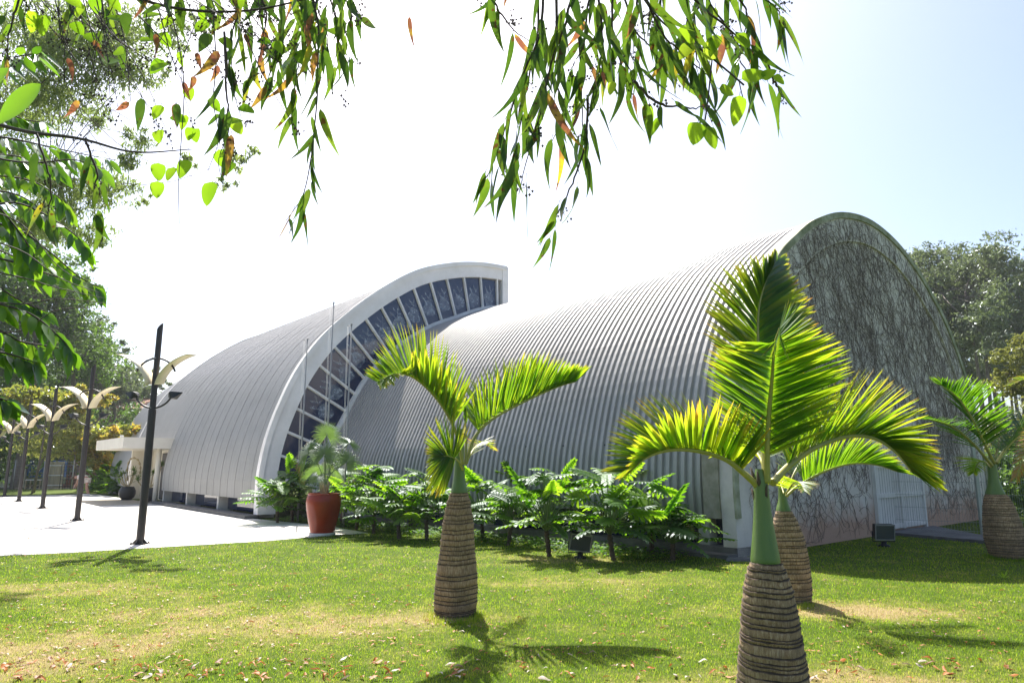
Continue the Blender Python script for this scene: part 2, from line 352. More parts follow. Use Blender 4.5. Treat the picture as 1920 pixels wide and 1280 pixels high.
def band(mb, Po, Pi, s0, s1, mat=0):
    """solid arch band between two sections with the same number of points"""
    n_ = len(Po); v = [(s, *p) for s in (s0, s1) for P_ in (Po, Pi) for p in P_]; f = []
    for i in range(n_-1):
        o0, o1, i0, i1 = i, i+1, n_+i, n_+i+1; k = 2*n_
        f += [(o0, o1, i1, i0), (o0+k, i0+k, i1+k, o1+k), (o0, o0+k, o1+k, o1), (i0, i1, i1+k, i0+k)]
    k = 2*n_; f += [(0, n_, n_+k, k), (n_-1, n_-1+k, 2*n_-1+k, 2*n_-1)]
    mb.add(HM(v), f, .5, mat)
hall = thing('exhibition_hall', H(0, 0, 0), 0, 'long hall of two ribbed metal barrel vaults with a glazed white crescent between them', 'building')
hall.location = (0, 0, 0)
b = MB(); shell(b, full(PA), full(PB), .28, SG-.02, .168, .056, 84, Sa=0, Sb=SG); b.build('ribbed_roof', M_['roofA'], hall, label='silver roof with coarse ribs')
# lap seams with screws across the ribs
b = MB()
for idx in (14, 27):
    for s in np.arange(.4, SG-.1, .147):
        a = resample(full(PA), 84); c = resample(full(PB), 84); t = s/SG; P_ = a*(1-t)+c*t; nn = normals2(P_)
        p = P_[idx]+nn[idx]*.035; tt = nrm(P_[idx+1]-P_[idx]); q0 = p-tt*.012; q1 = p+tt*.012
        if idx == 14: b.add(HM([(s+.02, *q0), (s+.1, *q0), (s+.1, *q1), (s+.02, *q1)]), [(0, 1, 2, 3)])
b.build('lap_seam', M_['dark'], hall, kind='stuff')
for s in np.arange(.36, SG-.1, .294):
    a = resample(full(PA), 84); c = resample(full(PB), 84); t = s/SG; P_ = a*(1-t)+c*t; nn = normals2(P_); p = P_[5]+nn[5]*.012
    b = MB(); b.box((s-.012, p[0]-.008, p[1]-.014), (s+.012, p[0]+.008, p[1]+.014), HM); b.build('roof_screw', M_['dark'], hall)
b = MB(); shell(b, PL, PL, SG+.30, SG+11.6, .098, .018, 56); i17 = [p for p in PL if p[1] > 3.0]; up = [(-3.104+.25, 2.66)]+i17
shell(b, up, up, SG+11.6, SG+17, .098, .018, 50); shell(b, PL, PL, SG+17, SG+18, .098, .018, 56)
b.build('fine_ribbed_roof', M_['roofB'], hall, label='pale finely ribbed roof of the taller vault')
# standing joints of the tall vault
b = MB(); P_ = resample(PL, 56); nn = normals2(P_)
for s in np.arange(SG+.9, SG+18, .74):
    lo = 0 if (s < SG+11.6 or s > SG+17) else 17
    pts = HM([(s, *(p+n_*.028)) for p, n_ in zip(P_[lo:], nn[lo:])]); b.tube(pts, .0035, 4)
for k in (26,):
    b.tube(HM([(s, *(P_[k]+nn[k]*.017)) for s in np.arange(SG+.3, SG+18, .6)]), .005, 4)
b.build('roof_joints', M_['slab'], hall)
# far lower vault
b = MB(); PF = [((a+3.104)*.96-2.7, z*.93) for a, z in PL]; shell(b, PF, PF, SG+18.2, SG+25, .2, .02, 40); b.build('far_ribbed_roof', M_['roofB'], hall)
b = MB(); band(b, [tuple(p+n_*.06) for p, n_ in zip(P_, nn)], [tuple(p-n_*.3) for p, n_ in zip(P_, nn)], SG+18.0, SG+18.12); b.build('far_rim', M_['rim'], hall)
# closing walls behind
b = MB(); b.box((SG+.3, 6.5, 0), (SG+18, 6.76, 9.7), HM); extrude(b, [(p[0], p[1]) for p in PF]+[(PF[-1][0], 0), (PF[0][0], 0)], SG+24.9, SG+25.02)
b.build('rear_wall', M_['concrete'], hall)
# near end: rim, recessed wall
full_a = resample(full(PA), 120); na = normals2(full_a); fo = full_a+na*.10; fi = full_a-na*.60
k = full_a[:, 1] > 0
b = MB(); band(b, [(-.1, 0)]+[tuple(p) for p in fo]+[(14.16, 0)], [(.66, 0)]+[tuple(p) for p in fi]+[(13.4, 0)], 0, .28)
b.build('arch_rim', solid('weathered_rim_paint', (.70, .645, .60), (.46, .42, .38), 1.1, .85, bmp=.2, bscale=30), hall)
b = MB(); band(b, [tuple(p) for p in full_a+na*.13], [tuple(p) for p in full_a-na*.02], -.045, -.002); b.build('mossy_coping', solid('mossy_coping', (.40, .40, .30), (.13, .15, .06), 3, .95, bmp=.4, bscale=40), hall)
def rimpier():
    b = MB(); b.box((.28, -.16, .66), (.62, .5, 2.0), HM); return b
rimpier().build('corner_block', solid('mossy_concrete', (.34, .31, .25), (.16, .16, .10), 4, .95, bmp=.6, bscale=50), hall)
def endwallmat():
    m, nt, p = newmat('end_wall_plaster'); co = coords(nt, False)
    c = ramp(nt, noise(nt, co, .9, 6, .7), [(.3, (.58, .515, .46)), (.7, (.74, .67, .60))])
    st_ = noise(nt, co, 3, 5, .7, (2, 2, .3)); c = mixc(nt, .3, c, mixc(nt, st_, (.3, .28, .24), (.66, .65, .61)))
    sp = N(nt, 'SeparateXYZ'); nt.links.new(co, sp.inputs[0]); mr = N(nt, 'MapRange')
    nt.links.new(math_(nt, 'ADD', sp.outputs[2], math_(nt, 'MULTIPLY', noise(nt, co, 2.2, 5, .7), 1.0)), mr.inputs[0])
    mr.inputs[1].default_value = .85; mr.inputs[2].default_value = 1.45; mr.inputs[3].default_value = .7; mr.inputs[4].default_value = 0
    c = mixc(nt, mr.outputs[0], c, (.38, .17, .08)); nt.links.new(c, p.inputs['Base Color'])
    p.inputs['Roughness'].default_value = .9; bump(nt, noise(nt, co, 18, 5), p, .25, .02); return m
b = MB(); extrude(b, [(.6, 0)]+[tuple(p) for p in full_a-na*.52]+[(13.46, 0)], .05, .34); b.build('end_wall', endwallmat(), hall)
# plank double door
dr = MB(); dr.box((.010, 5.95, .10), (.048, 8.75, 2.35), HM); D = dr.build('plank_door', M_['wood'], hall, label='white plank double door')
f = MB()
for (v0, v1, z0, z1) in ((5.85, 5.97, .06, 2.46), (8.73, 8.85, .06, 2.46), (7.29, 7.41, .10, 2.35)): f.box((-.035, v0, z0), (.046, v1, z1), HM)
for z in (.12, .85, 1.55, 2.22):
    f.box((-.025, 5.98, z), (.008, 7.28, z+.10), HM); f.box((-.025, 7.42, z), (.008, 8.72, z+.10), HM)
f.build('door_frame', M_['wood'], D)
g_ = MB()
for v in np.arange(6.05, 8.7, .14): g_.box((.0065, v, .14), (.0088, v+.008, 2.3), HM)
g_.build('plank_grooves', M_['slab'], D)
# plinth ledge, low windows and stub columns of the near vault
b = MB()
def plinth(v0a, v0b, z): return [(-.0, v0a, 0), (SG, v0b, 0), (SG, v0b+.5, 0), (0, v0a+.5, 0), (0, v0a, z), (SG, v0b, z), (SG, v0b+.5, z), (0, v0a+.5, z)]
FX = [(0, 3, 2, 1), (4, 5, 6, 7), (0, 1, 5, 4), (1, 2, 6, 5), (2, 3, 7, 6), (3, 0, 4, 7)]
b.add(HM(plinth(-.42, -1.75, .07)), FX); b.add(HM(plinth(-.12, -1.4, .17)), FX)
b.box((SG+.1, -3.55, 0), (SG+11.6, -3.1, .10), HM); b.build('plinth', M_['slab'], hall)
def gm():
    m, nt, p = newmat('dark_glass'); p.inputs['Base Color'].default_value = (.010, .022, .065, 1); p.inputs['Roughness'].default_value = .03
    p.inputs['IOR'].default_value = 1.6; p.inputs['Specular IOR Level'].default_value = .55
    c = coords(nt, False); bump(nt, noise(nt, c, 1.2, 2), p, .02, .05); return m
M_['glass'] = gm()
b = MB(); b.add(HM([(.3, .25, .17), (SG, -1.0, .17), (SG, -1.0, .72), (.3, .25, .72)]), [(0, 1, 2, 3)]); b.build('low_glazing', M_['glass'], hall)
b = MB(); b.box((SG+.3, -2.75, .1), (SG+11.6, -2.72, .58), HM); b.build('low_glazing', M_['glass'], hall)
for s in (.62, 3.55, 6.6, 9.6, 12.6):
    t = s/SG; v0 = .02-1.27*t; b = MB(); b.box((s, v0, .17), (s+.22, v0+.45, .70), HM); b.build('stub_column', M_['canopy'] if s > 1 else M_['concrete'], hall)
for s in (.35, 4.1, 7.9, 11.35):
    b = MB(); b.box((SG+s, -3.08, .0), (SG+s+.16, -2.55, .56), HM); b.build('stub_column', M_['concrete'], hall)
# crescent: rim, glass panes with etched figures, mullions
Pi_o = P_+nn*.10; kk = slice(0, len(P_)); Pin = P_-nn*.46
b = MB(); band(b, [(-3.2, .12)]+[tuple(p) for p in Pi_o], [(-2.64, .12)]+[tuple(p) for p in Pin], SG, SG+.34); Rm = b.build('crescent_rim', M_['rim'], hall, label='thick white edge of the tall vault')
b = MB(); band(b, [tuple(p) for p in (P_+nn*.16)], [tuple(p) for p in (P_+nn*.0)], SG-.07, SG-.002); b.build('coping', M_['rim'], Rm)
b = MB(); b.box((SG-.03, 6.55, 7.75), (SG+.34, 6.86, 9.93), HM); b.build('end_post', M_['rim'], hall)
MUL = [(8.55, 9.15, 8.7, 7.77), (7.7, 9.04, 8.02, 7.49), (6.88, 8.82, 7.36, 7.31), (6.11, 8.58, 6.7, 7.05), (5.35, 8.23, 6.05, 6.76), (4.63, 7.82, 5.45, 6.41), (3.96, 7.33, 4.9, 6.02), (3.33, 6.83, 4.4, 5.59), (2.75, 6.23, 3.9, 5.09), (2.2, 5.65, 3.48, 4.58), (1.75, 4.91, 3.12, 4.03), (1.34, 4.19, 2.78, 3.44), (1.05, 3.42, 2.54, 2.79), (0.78, 2.66, 2.1, 2.17), (0.62, 1.9, 1.9, 1.55), (.55, 1.2, 1.8, .95)]
MUL = [(9.42, 9.22, 9.45, 7.9)] + MUL; MUL = [(a-3.104, b_, c-3.104, d) for a, b_, c, d in MUL]
def figmat():
    m, nt, p = newmat('etched_figure'); p.inputs['Base Color'].default_value = (.62, .70, .78, 1); p.inputs['Roughness'].default_value = .6
    n1 = noise(nt, coords(nt, False), 5, 4, .7); mr = N(nt, 'MapRange'); nt.links.new(n1, mr.inputs[0])
    mr.inputs[1].default_value = .35; mr.inputs[2].default_value = .7; mr.inputs[3].default_value = .04; mr.inputs[4].default_value = .50
    nt.links.new(mr.outputs[0], p.inputs['Alpha']); return m
M_['fig'] = figmat()
for i in range(len(MUL)-1):
    a, b2 = MUL[i], MUL[i+1]; P4 = [np.array(a[:2]), np.array(b2[:2]), np.array(b2[2:]), np.array(a[2:])]
    cc = sum(P4)/4; up_ = nrm((P4[0]+P4[1])/2-(P4[2]+P4[3])/2); P4[0] = P4[0]+up_*.05; P4[1] = P4[1]+up_*.05; P4[2] = P4[2]-up_*.25; P4[3] = P4[3]-up_*.25
    g_ = MB(); g_.add(HM([(SG+.12, *p) for p in P4]), [(0, 1, 2, 3)]); pane = g_.build('window_pane', M_['glass'], hall)
    # etched pale bust-like shape: head lobe, scrolls and a zigzag
    if i < 13:
        hgt = np.linalg.norm((P4[0]+P4[1])/2-(P4[2]+P4[3])/2); wd = np.linalg.norm(P4[0]-P4[1]); rt = np.array([up_[1], -up_[0]]); fg = MB()
        def W(x, y): p = cc+rt*x*wd+up_*y*hgt; return (SG+.112, *p)
        th = np.linspace(0, 2*math.pi, 22, endpoint=False); rr = 1+.10*np.sin(3*th+i)+.06*np.sin(5*th)
        fg.add(HM([W(-.02+.30*np.cos(t)*r, -.06+.17*np.sin(t)*r*(wd/hgt*2.1)) for t, r in zip(th, rr)]), [tuple(range(22))])
        for (cx, cy, r0) in ((.18, .08, .11), (.22, .08, .055), (-.1, .16, .07)):
            ti = np.linspace(0, 1.6*math.pi, 12); o_ = [W(cx+r0*math.cos(t), cy+r0*math.sin(t)*wd/hgt) for t in ti]; n_ = [W(cx+r0*.72*math.cos(t), cy+r0*.72*math.sin(t)*wd/hgt) for t in ti]
            fg.add(HM([(p[0]-.003, p[1], p[2]) for p in o_+n_]), [(k_, k_+1, k_+13, k_+12) for k_ in range(11)])
        zz = [(-.34, .02), (-.22, .20), (-.08, .06), (.02, .24), (.12, .12), (.3, .2)]
        for (p0, p1) in zip(zz[:-1], zz[1:]):
            fg.add(HM([(q[0]-.006, q[1], q[2]) for q in (W(p0[0], p0[1]), W(p1[0], p1[1]), W(p1[0]+.03, p1[1]+.055), W(p0[0]+.03, p0[1]+.055))]), [(0, 1, 2, 3)])
        fg.build('etched_figure', M_['fig'], pane)
for (a, b_, c, d) in MUL:
    p0 = np.array([a, b_]); p1 = np.array([c, d]); u_ = nrm(p0-p1); n_ = np.array([u_[1], -u_[0]])*.034; p0 = p0+u_*.14; p1 = p1-u_*.3
    g_ = MB(); ex = [p0+n_, p0-n_, p1-n_, p1+n_]; extrude(g_, ex, SG+.03, SG+.118)
    ex = [p0+n_*1.35, p0-n_*1.35, p1-n_*1.35, p1+n_*1.35]; extrude(g_, ex, SG+.085, SG+.116); g_.build('mullion', M_['mull'], hall)
b = MB(); pb = resample(full(PB), 100)[:56]; nb = normals2(pb); band(b, [tuple(p) for p in pb+nb*.17], [tuple(p) for p in pb+nb*.02], SG-.03, SG+.10); b.build('sill', M_['mull'], hall)
# entrance: canopy box, column, inner wall
b = MB(); s0 = SG+11.3; b.box((s0, -4.85, 2.34), (s0+5.9, -2.5, 2.80), HM); cn = b.build('entrance_canopy', M_['canopy'], hall, label='cream box canopy over the entrance')
b = MB(); b.box((s0+.6, -4.86, 2.815), (s0+.72, -4.74, 2.9), HM); b.build('spotlight', M_['white'], cn)
b = MB(); b.tube([H(s0+.75, -3.25, 0), H(s0+.75, -3.25, 2.338)], .11, 14); b.build('column', M_['canopy'], hall)
b = MB(); b.box((s0+.35, -2.35, 0), (s0+5.9, -2.2, 2.9), HM); b.box((s0+5.6, -3.3, 0), (s0+5.75, -2.35, 2.338), HM); b.build('entrance_wall', M_['canopy'], hall)
b = MB(); b.box((s0+2.0, -2.41, .05), (s0+3.6, -2.352, 2.2), HM); b.build('glass_door', M_['glass'], hall)
# ---------------------------------------------------------------- dry creeper on the end wall
def creeper():
    mb = MB(); r = np.random.default_rng(11); pos = HM
    xs_ = full_a[:, 0]; zs = full_a[:, 1]
    def top(v): return np.interp(v, xs_, zs)
    def inside(v, z): return .3 < v < 13.75 and z > .02 and z < top(v)-.0 and (v > 8.95 or v < 5.75 or z > 2.5)
    def depth(v, z):   # lies on the recessed wall, or on the rim front near the edge
        q = np.min(np.hypot(xs_-v, zs-z)); return -.012 if q < .6 else .040
    Q = []
    for v0, r0, ang in ((1.2, .013, 88), (2.4, .016, 86), (2.9, .014, 104), (3.9, .020, 92), (4.1, .02, 78), (5.3, .02, 95), (10.9, .03, 118), (10.6, .026, 100), (11.3, .024, 84), (12.4, .02, 80), (12.9, .018, 96), (9.6, .02, 92), (9.3, .014, 80), (.9, .012, 96)):
        Q.append((v0, .02, R(ang), r0, 0))
    cnt = 0
    for k in range(1500):
        v_, z_ = .5+13.1*r.random(), .2+7.6*r.random()
        if z_ > 1.2 or r.random() < .5: Q.append((v_, z_, R(90+r.normal()*50), .0055, 2))
    while Q and cnt < 5000:
        v, z, a, rad, lv = Q.pop(0); cnt += 1; n_ = int(r.integers(26, 62) if lv == 0 else r.integers(7, 24)); stp = (.16 if lv == 0 else .09); L_ = []; a0 = a
        for i in range(n_):
            if not inside(v, z): break
            if depth(v, z) < 0 and i > 3 and r.random() < .05: break
            L_.append((depth(v, z), v, z)); a += r.normal()*(.28 if lv == 0 else .42); a += (R(90)-a)*.05 if lv < 2 else (a0-a)*.05
            v += math.cos(a)*stp; z += math.sin(a)*stp
            if r.random() < (.34 if lv == 0 else .22 if lv == 1 else .09) and lv < 4:
                Q.append((v, z, a+r.choice([-1, 1])*(.4+.7*r.random()), max(.0026, rad*(.62 if lv == 0 else .75)), lv+1))
        if len(L_) > 2:
            rr = np.linspace(rad, max(.0022, rad*.45), len(L_)); P3 = pos(L_); dd = [l[0] for l in L_]
            mb.tube(P3 - U*rr[:, None]*.5, rr, 3 if rad < .012 else 5, r.random(), cap=False, smooth=False)
    return mb
M_['vine'] = solid('dry_vine', (.19, .15, .12), (.09, .07, .058), 6, .9)
t = thing('dry_creeper', H(.15, 10.9, 0), 0, 'leafless brown creeper spread over the plastered end wall', 'creeper')
t.location = (0, 0, 0); creeper().build('stems', M_['vine'], t)

# ---------------------------------------------------------------- palms
M_['frond'] = leafmat('palm_leaflet', [(.2, (.028, .07, .010)), (.6, (.055, .115, .014)), (.85, (.22, .21, .03)), (1, (.3, .12, .03))], [(.2, (.12, .30, .006)), (.5, (.25, .47, .012)), (.75, (.50, .60, .02)), (.9, (.70, .60, .04)), (1, (.60, .30, .05))], .5, .36, .15, 5)
M_['rachis'] = solid('palm_rachis', (.36, .32, .06), (.22, .24, .05), 5, .45)
M_['shaft'] = solid('palm_crownshaft', (.13, .20, .045), (.075, .14, .025), 2.2, .42, bmp=.1, vec=(3, 3, .6))
def barkmat():
    m, nt, p = newmat('ringed_palm_bark'); co = coords(nt)
    f = noise(nt, co, 60, 5, .75, (1.6, 1.6, .22)); g2 = noise(nt, co, 5, 5, .7)
    c = ramp(nt, f, [(.3, (.17, .095, .05)), (.5, (.36, .235, .135)), (.7, (.64, .49, .33))])
    c = mixc(nt, ramp(nt, g2, [(.42, (0, 0, 0)), (.6, (1, 1, 1))]), c, mixc(nt, .5, c, (.13, .095, .06)))
    t = N(nt, 'Attribute', attribute_name='tint').outputs['Fac']; c = mixc(nt, ramp(nt, t, [(.05, (1, 1, 1)), (.4, (0, 0, 0))]), c, (.05, .032, .02))
    nt.links.new(c, p.inputs['Base Color']); p.inputs['Roughness'].default_value = .9; bump(nt, f, p, .5, .012); return m
M_['bark'] = barkmat()
def catmull(P_, n):
    P_ = np.asarray(P_, float); k = len(P_); e = np.vstack([2*P_[0]-P_[1], P_, 2*P_[-1]-P_[-2]]); o = []
    for t in np.linspace(0, k-1-1e-6, n):
        i = int(t); f = t-i; p0, p1, p2, p3 = e[i:i+4]
        o.append(.5*((2*p1)+(-p0+p2)*f+(2*p0-5*p1+4*p2-p3)*f*f+(-p0+3*p1-3*p2+p3)*f**3))
    return np.array(o)
def frond(mb, pts, up, ln, wd=.020, n=70, start=.14, vang=38, a0=62, a1=22, droop=.12, yellow=.0, r0=.020, r=None, sides=(1, -1), browntip=0, lfun=None, gravity=.0):
    """rachis + two rows of folded leaflets; mat 0 leaflets, mat 1 rachis"""
    r = r or rng; c = catmull(pts, 60); mb.tube(c, np.linspace(r0, r0*.22, 60), 7, .5, 1)
    T = nrm(np.gradient(c, axis=0)); d = np.concatenate([[0], np.cumsum(np.linalg.norm(np.diff(c, axis=0), axis=1))]); d /= d[-1]
    u0 = np.broadcast_to(np.asarray(up, float), T.shape) if np.ndim(up) == 1 else np.stack([np.interp(d, np.linspace(0, 1, len(up)), np.array(up)[:, k]) for k in range(3)], -1)
    vs, ts = [], []; tf = []; base = 0
    for sd in sides:
        for i in range(n):
            t = start+(1-start)*(i+.5+.3*(r.random()-.5))/n; p = np.array([np.interp(t, d, c[:, k]) for k in range(3)]); tt = nrm(np.array([np.interp(t, d, T[:, k]) for k in range(3)]))
            uu = np.array([np.interp(t, d, u0[:, k]) for k in range(3)]); S_ = nrm(np.cross(tt, uu)); N_ = np.cross(S_, tt)
            x = (t-start)/(1-start); al = R(a0+(a1-a0)*x**1.3 + r.normal()*2.5); be = R(vang+r.normal()*5)
            L = ln*(.60+.40*math.sin(math.pi*min(1, x*1.05+.12)))*(1-.35*x**3)*(.93+.12*r.random())
            if lfun: L *= lfun(x)
            side = S_*sd*math.cos(be)+N_*math.sin(be); dr = nrm(tt*math.cos(al)+side*math.sin(al)); wv = nrm(tt-dr*(tt@dr)+1e-4*S_)*sd; kv = np.cross(dr, wv)
            wv = nrm(wv*math.cos(.3)+kv*math.sin(.3)); g0 = A(0, 0, -1)
            ks = [0, .12, .45, .78, 1.0]; ww = [.35, .85, 1.0, .62, .04]; dro = droop*(.6+.8*r.random()); tw = r.normal()*.25
            for k_, w_ in zip(ks, ww):
                q = p+dr*L*k_+(g0*(1+gravity)*.6-N_*.4)*dro*L*k_*k_
                wq = nrm(wv*math.cos(tw*k_)+np.cross(dr, wv)*math.sin(tw*k_))*wd*.5*w_
                f = np.cross(dr, wq)*.35
                vs += [q-wq+f, q, q+wq+f]
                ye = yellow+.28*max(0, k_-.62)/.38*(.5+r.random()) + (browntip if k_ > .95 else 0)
                tb = .36+.30*r.random() if k_ == 0 else tb
                ts += [min(1, tb+ye)]*3
            for s_ in range(4):
                o = base+s_*3; tf += [(o, o+1, o+4, o+3), (o+1, o+2, o+5, o+4)]
            base += 15
    mb.add(np.array(vs), np.array(tf), np.array(ts), 0, True)
def ptrunk(mb, rad, h, nr, seedv, lean=(0, 0), wob=.02):
    """ringed bottle-shaped trunk: rad(t) radius at relative height t"""
    r = np.random.default_rng(seedv); zs = np.sort(np.clip((np.arange(nr)+.5+.28*r.normal(size=nr))/nr, 0, 1))*h; prof = []; ti = []
    prof.append((rad(0), -.05)); ti.append(.5)
    edges = [0]+list(zs)+[h]
    for a_, b_ in zip(edges[:-1], edges[1:]):
        g_ = min(.012, (b_-a_)*.35); o = .004+.004*r.random()
        prof += [(rad(a_/h)+o*.2, a_+g_*.3), (rad((a_+b_)/2/h)+o*.5, (a_+b_)/2), (rad(b_/h)+o*1.4, b_-g_), (rad(b_/h)+o*1.5, b_-g_*.4), (rad(b_/h)-.004, b_)]; ti += [.5, .6, .45, .1, .0]
    prof = np.array(prof); n = 44; a = np.arange(n)*2*math.pi/n; k = len(prof)
    jit = .007*np.sin(a*1+r.random()*6)+.003*np.sin(a*4+r.random()*6); zz = prof[:, 1:2]+jit*np.clip(prof[:, 1:2]/.1, 0, 1)*(1-np.clip((prof[:, 1:2]-h+.06)/.06, 0, 1)) + r.normal(size=(k, n))*.0016
    rr = prof[:, 0:1]*(1+wob*np.sin(a*3+prof[:, 1:2]*3))+r.normal(size=(k, n))*.0016
    v = np.stack([rr*np.cos(a)+lean[0]*zz, rr*np.sin(a)+lean[1]*zz, zz], -1).reshape(-1, 3)
    i = np.arange(k-1)[:, None]*n; j = np.arange(n)[None]; jn = (j+1) % n
    mb.add(v, np.stack([i+j, i+jn, i+n+jn, i+n+j], -1).reshape(-1, 4), np.repeat(ti, n), 0, True)
def interp(P_): P_ = np.array(P_); return lambda t: float(np.interp(t, P_[:, 0], P_[:, 1]))
def palm(name, base, label, rad, h, nr, shaft, seedv, fronds, lean=(0, 0), z0=0):
    base = A(base[0], base[1], z0); t = thing(name, base, 0, label, 'palm', 'bottle palms on the lawn')
    b = MB(); ptrunk(b, rad, h, nr, seedv, lean); b.build('trunk', M_['bark'], t)
    b = MB(); pr = np.array(shaft); pp = catmull(np.c_[pr, np.zeros(len(pr))], 30); off = A(lean[0]*h, lean[1]*h, h)
    b.lathe([(x, z) for x, z, _ in pp], 32, off, wob=.02); b.build('crownshaft', M_['shaft'], t)
    b = MB(); r = np.random.default_rng(seedv+50)   # ragged root fringe at the foot
    for k in range(70):
        a = r.random()*6.283; q = A(math.cos(a), math.sin(a), 0)*rad(0); b.tube([q*.96+A(0, 0, .03+.05*r.random()), q*1.05+A(0, 0, .012), q*(1.12+.12*r.random())+A(0, 0, -.01)], [.007, .008, .004], 5)
    b.build('root_fringe', M_['rust'], t)
    b = MB()   # dried sheath remains at the crown
    r = np.random.default_rng(seedv); top_ = shaft[-1][1]+h
    for k in range(7):
        a = r.random()*6.28; q = A(math.cos(a), math.sin(a), 0)*shaft[-1][0]*1.1+A(lean[0]*h, lean[1]*h, top_-.1-.15*r.random()); b.tube([q, q+A(math.cos(a)*.01, math.sin(a)*.01, .05), q+A(math.cos(a)*.03, math.sin(a)*.03, .12)], [.012, .015, .004], 5)
    b.build('dry_sheath', M_['rust'], t)
    for fr in fronds:
        fr = dict(fr); pts = np.array(fr.pop('pts')) - base; b = MB(); frond(b, pts, r=np.random.default_rng(seedv+len(fr)+int(pts[2][0]*100) % 97), **fr); b.build('frond', [M_['frond'], M_['rachis']], t)
    return t
def PT(L_): return [at(*p) for p in L_]
# left palm of the lawn
palm('bottle_palm', gnd(853, 1150)[:2], 'bottle palm with ringed brown trunk standing alone mid-lawn, between red pot and floodlight',
     interp([(0, .215), (.06, .232), (.2, .235), (.35, .222), (.5, .195), (.75, .168), (.92, .130), (1, .096)]), 1.30, 25,
     [(.094, 0), (.092, .03), (.066, .16), (.054, .36), (.046, .60), (.028, .72)], 3, [
     dict(pts=PT([(868, 870, 7.75), (858, 820, 7.72), (838, 775, 7.65), (808, 735, 7.55), (772, 706, 7.4), (738, 702, 7.15), (708, 716, 6.9)]), up=A(.75, -.35, .75), ln=.72, n=72, vang=48, droop=.04, wd=.036, start=.26, a0=58, a1=40, r0=.022, yellow=.04),
     dict(pts=PT([(874, 868, 7.8), (890, 820, 7.85), (920, 788, 7.95), (965, 762, 8.1), (1015, 738, 8.2), (1055, 722, 8.25), (1078, 716, 8.2)]), up=A(-.25, -.1, 1), ln=.74, n=80, vang=58, droop=.04, wd=.036, start=.22, a0=74, a1=40, r0=.022),
     dict(pts=PT([(868, 880, 7.7), (861, 866, 7.6), (852, 859, 7.55), (841, 855, 7.5), (828, 854, 7.45)]), up=A(.0, -1, .2), ln=.50, n=48, vang=4, wd=.026, start=.55, a0=92, a1=6, droop=.02, yellow=.08, r0=.014),
     dict(pts=PT([(874, 870, 7.85), (886, 845, 8.1), (898, 832, 8.4), (912, 832, 8.7), (925, 842, 8.9)]), up=A(0, 0, 1), ln=.28, n=34, vang=25, wd=.016, yellow=.25, r0=.012),
     dict(pts=PT([(873, 870, 7.78), (874, 830, 7.78), (873, 790, 7.76), (872, 765, 7.75)]), up=A(0, -1, .1), ln=.10, n=8, start=.7, vang=5, r0=.016, a0=12, a1=8)],
     lean=(.02, .01))
# big near palm
palm('bottle_palm', (1.66, 4.65), 'largest and nearest bottle palm, long green crownshaft, tall upright fronds over the lawn',
     interp([(0, .24), (.1, .236), (.3, .212), (.5, .188), (.7, .168), (.85, .145), (.95, .115), (1, .094)]), .98, 27,
     [(.092, 0), (.091, .03), (.074, .16), (.058, .30), (.050, .42), (.044, .52), (.028, .6)], 5, [
     dict(pts=PT([(1434, 905, 4.75), (1430, 800, 4.9), (1424, 700, 5.05), (1421, 600, 5.2), (1432, 540, 5.3), (1452, 498, 5.4)]), up=A(.1, -.95, .1), ln=.60, n=104, vang=10, wd=.040, yellow=.10, start=.36, a0=62, a1=14, r0=.02),
     dict(pts=PT([(1438, 905, 4.62), (1438, 850, 4.6), (1441, 780, 4.57), (1447, 710, 4.5), (1452, 650, 4.38), (1462, 615, 4.2)]), up=A(0, -.9, .3), ln=.56, n=90, vang=14, wd=.026, start=.16, a0=58, a1=66, r0=.024, droop=.06),
     dict(pts=PT([(1428, 918, 4.65), (1398, 890, 4.62), (1362, 862, 4.58), (1312, 846, 4.5), (1260, 843, 4.42), (1215, 856, 4.36), (1180, 885, 4.3)]), up=A(.25, -.1, 1), ln=.52, n=84, vang=50, droop=.05, wd=.030, start=.17, a0=70, a1=36, r0=.024, yellow=.10),
     dict(pts=PT([(1448, 905, 4.7), (1480, 872, 4.85), (1530, 838, 5.0), (1590, 818, 5.15), (1640, 822, 5.2), (1680, 848, 5.15), (1710, 885, 5.1)]), up=A(-.1, -.1, 1), ln=.66, n=92, vang=60, wd=.034, start=.16, a0=68, a1=30, r0=.026, yellow=.06, droop=.05),
     dict(pts=PT([(1436, 880, 4.9), (1420, 850, 5.3), (1400, 830, 5.7), (1378, 830, 6.1), (1350, 850, 6.4)]), up=A(.1, -.1, 1), ln=.40, n=46, vang=25, wd=.02, yellow=.2, r0=.015)],
     lean=(.0, 0))
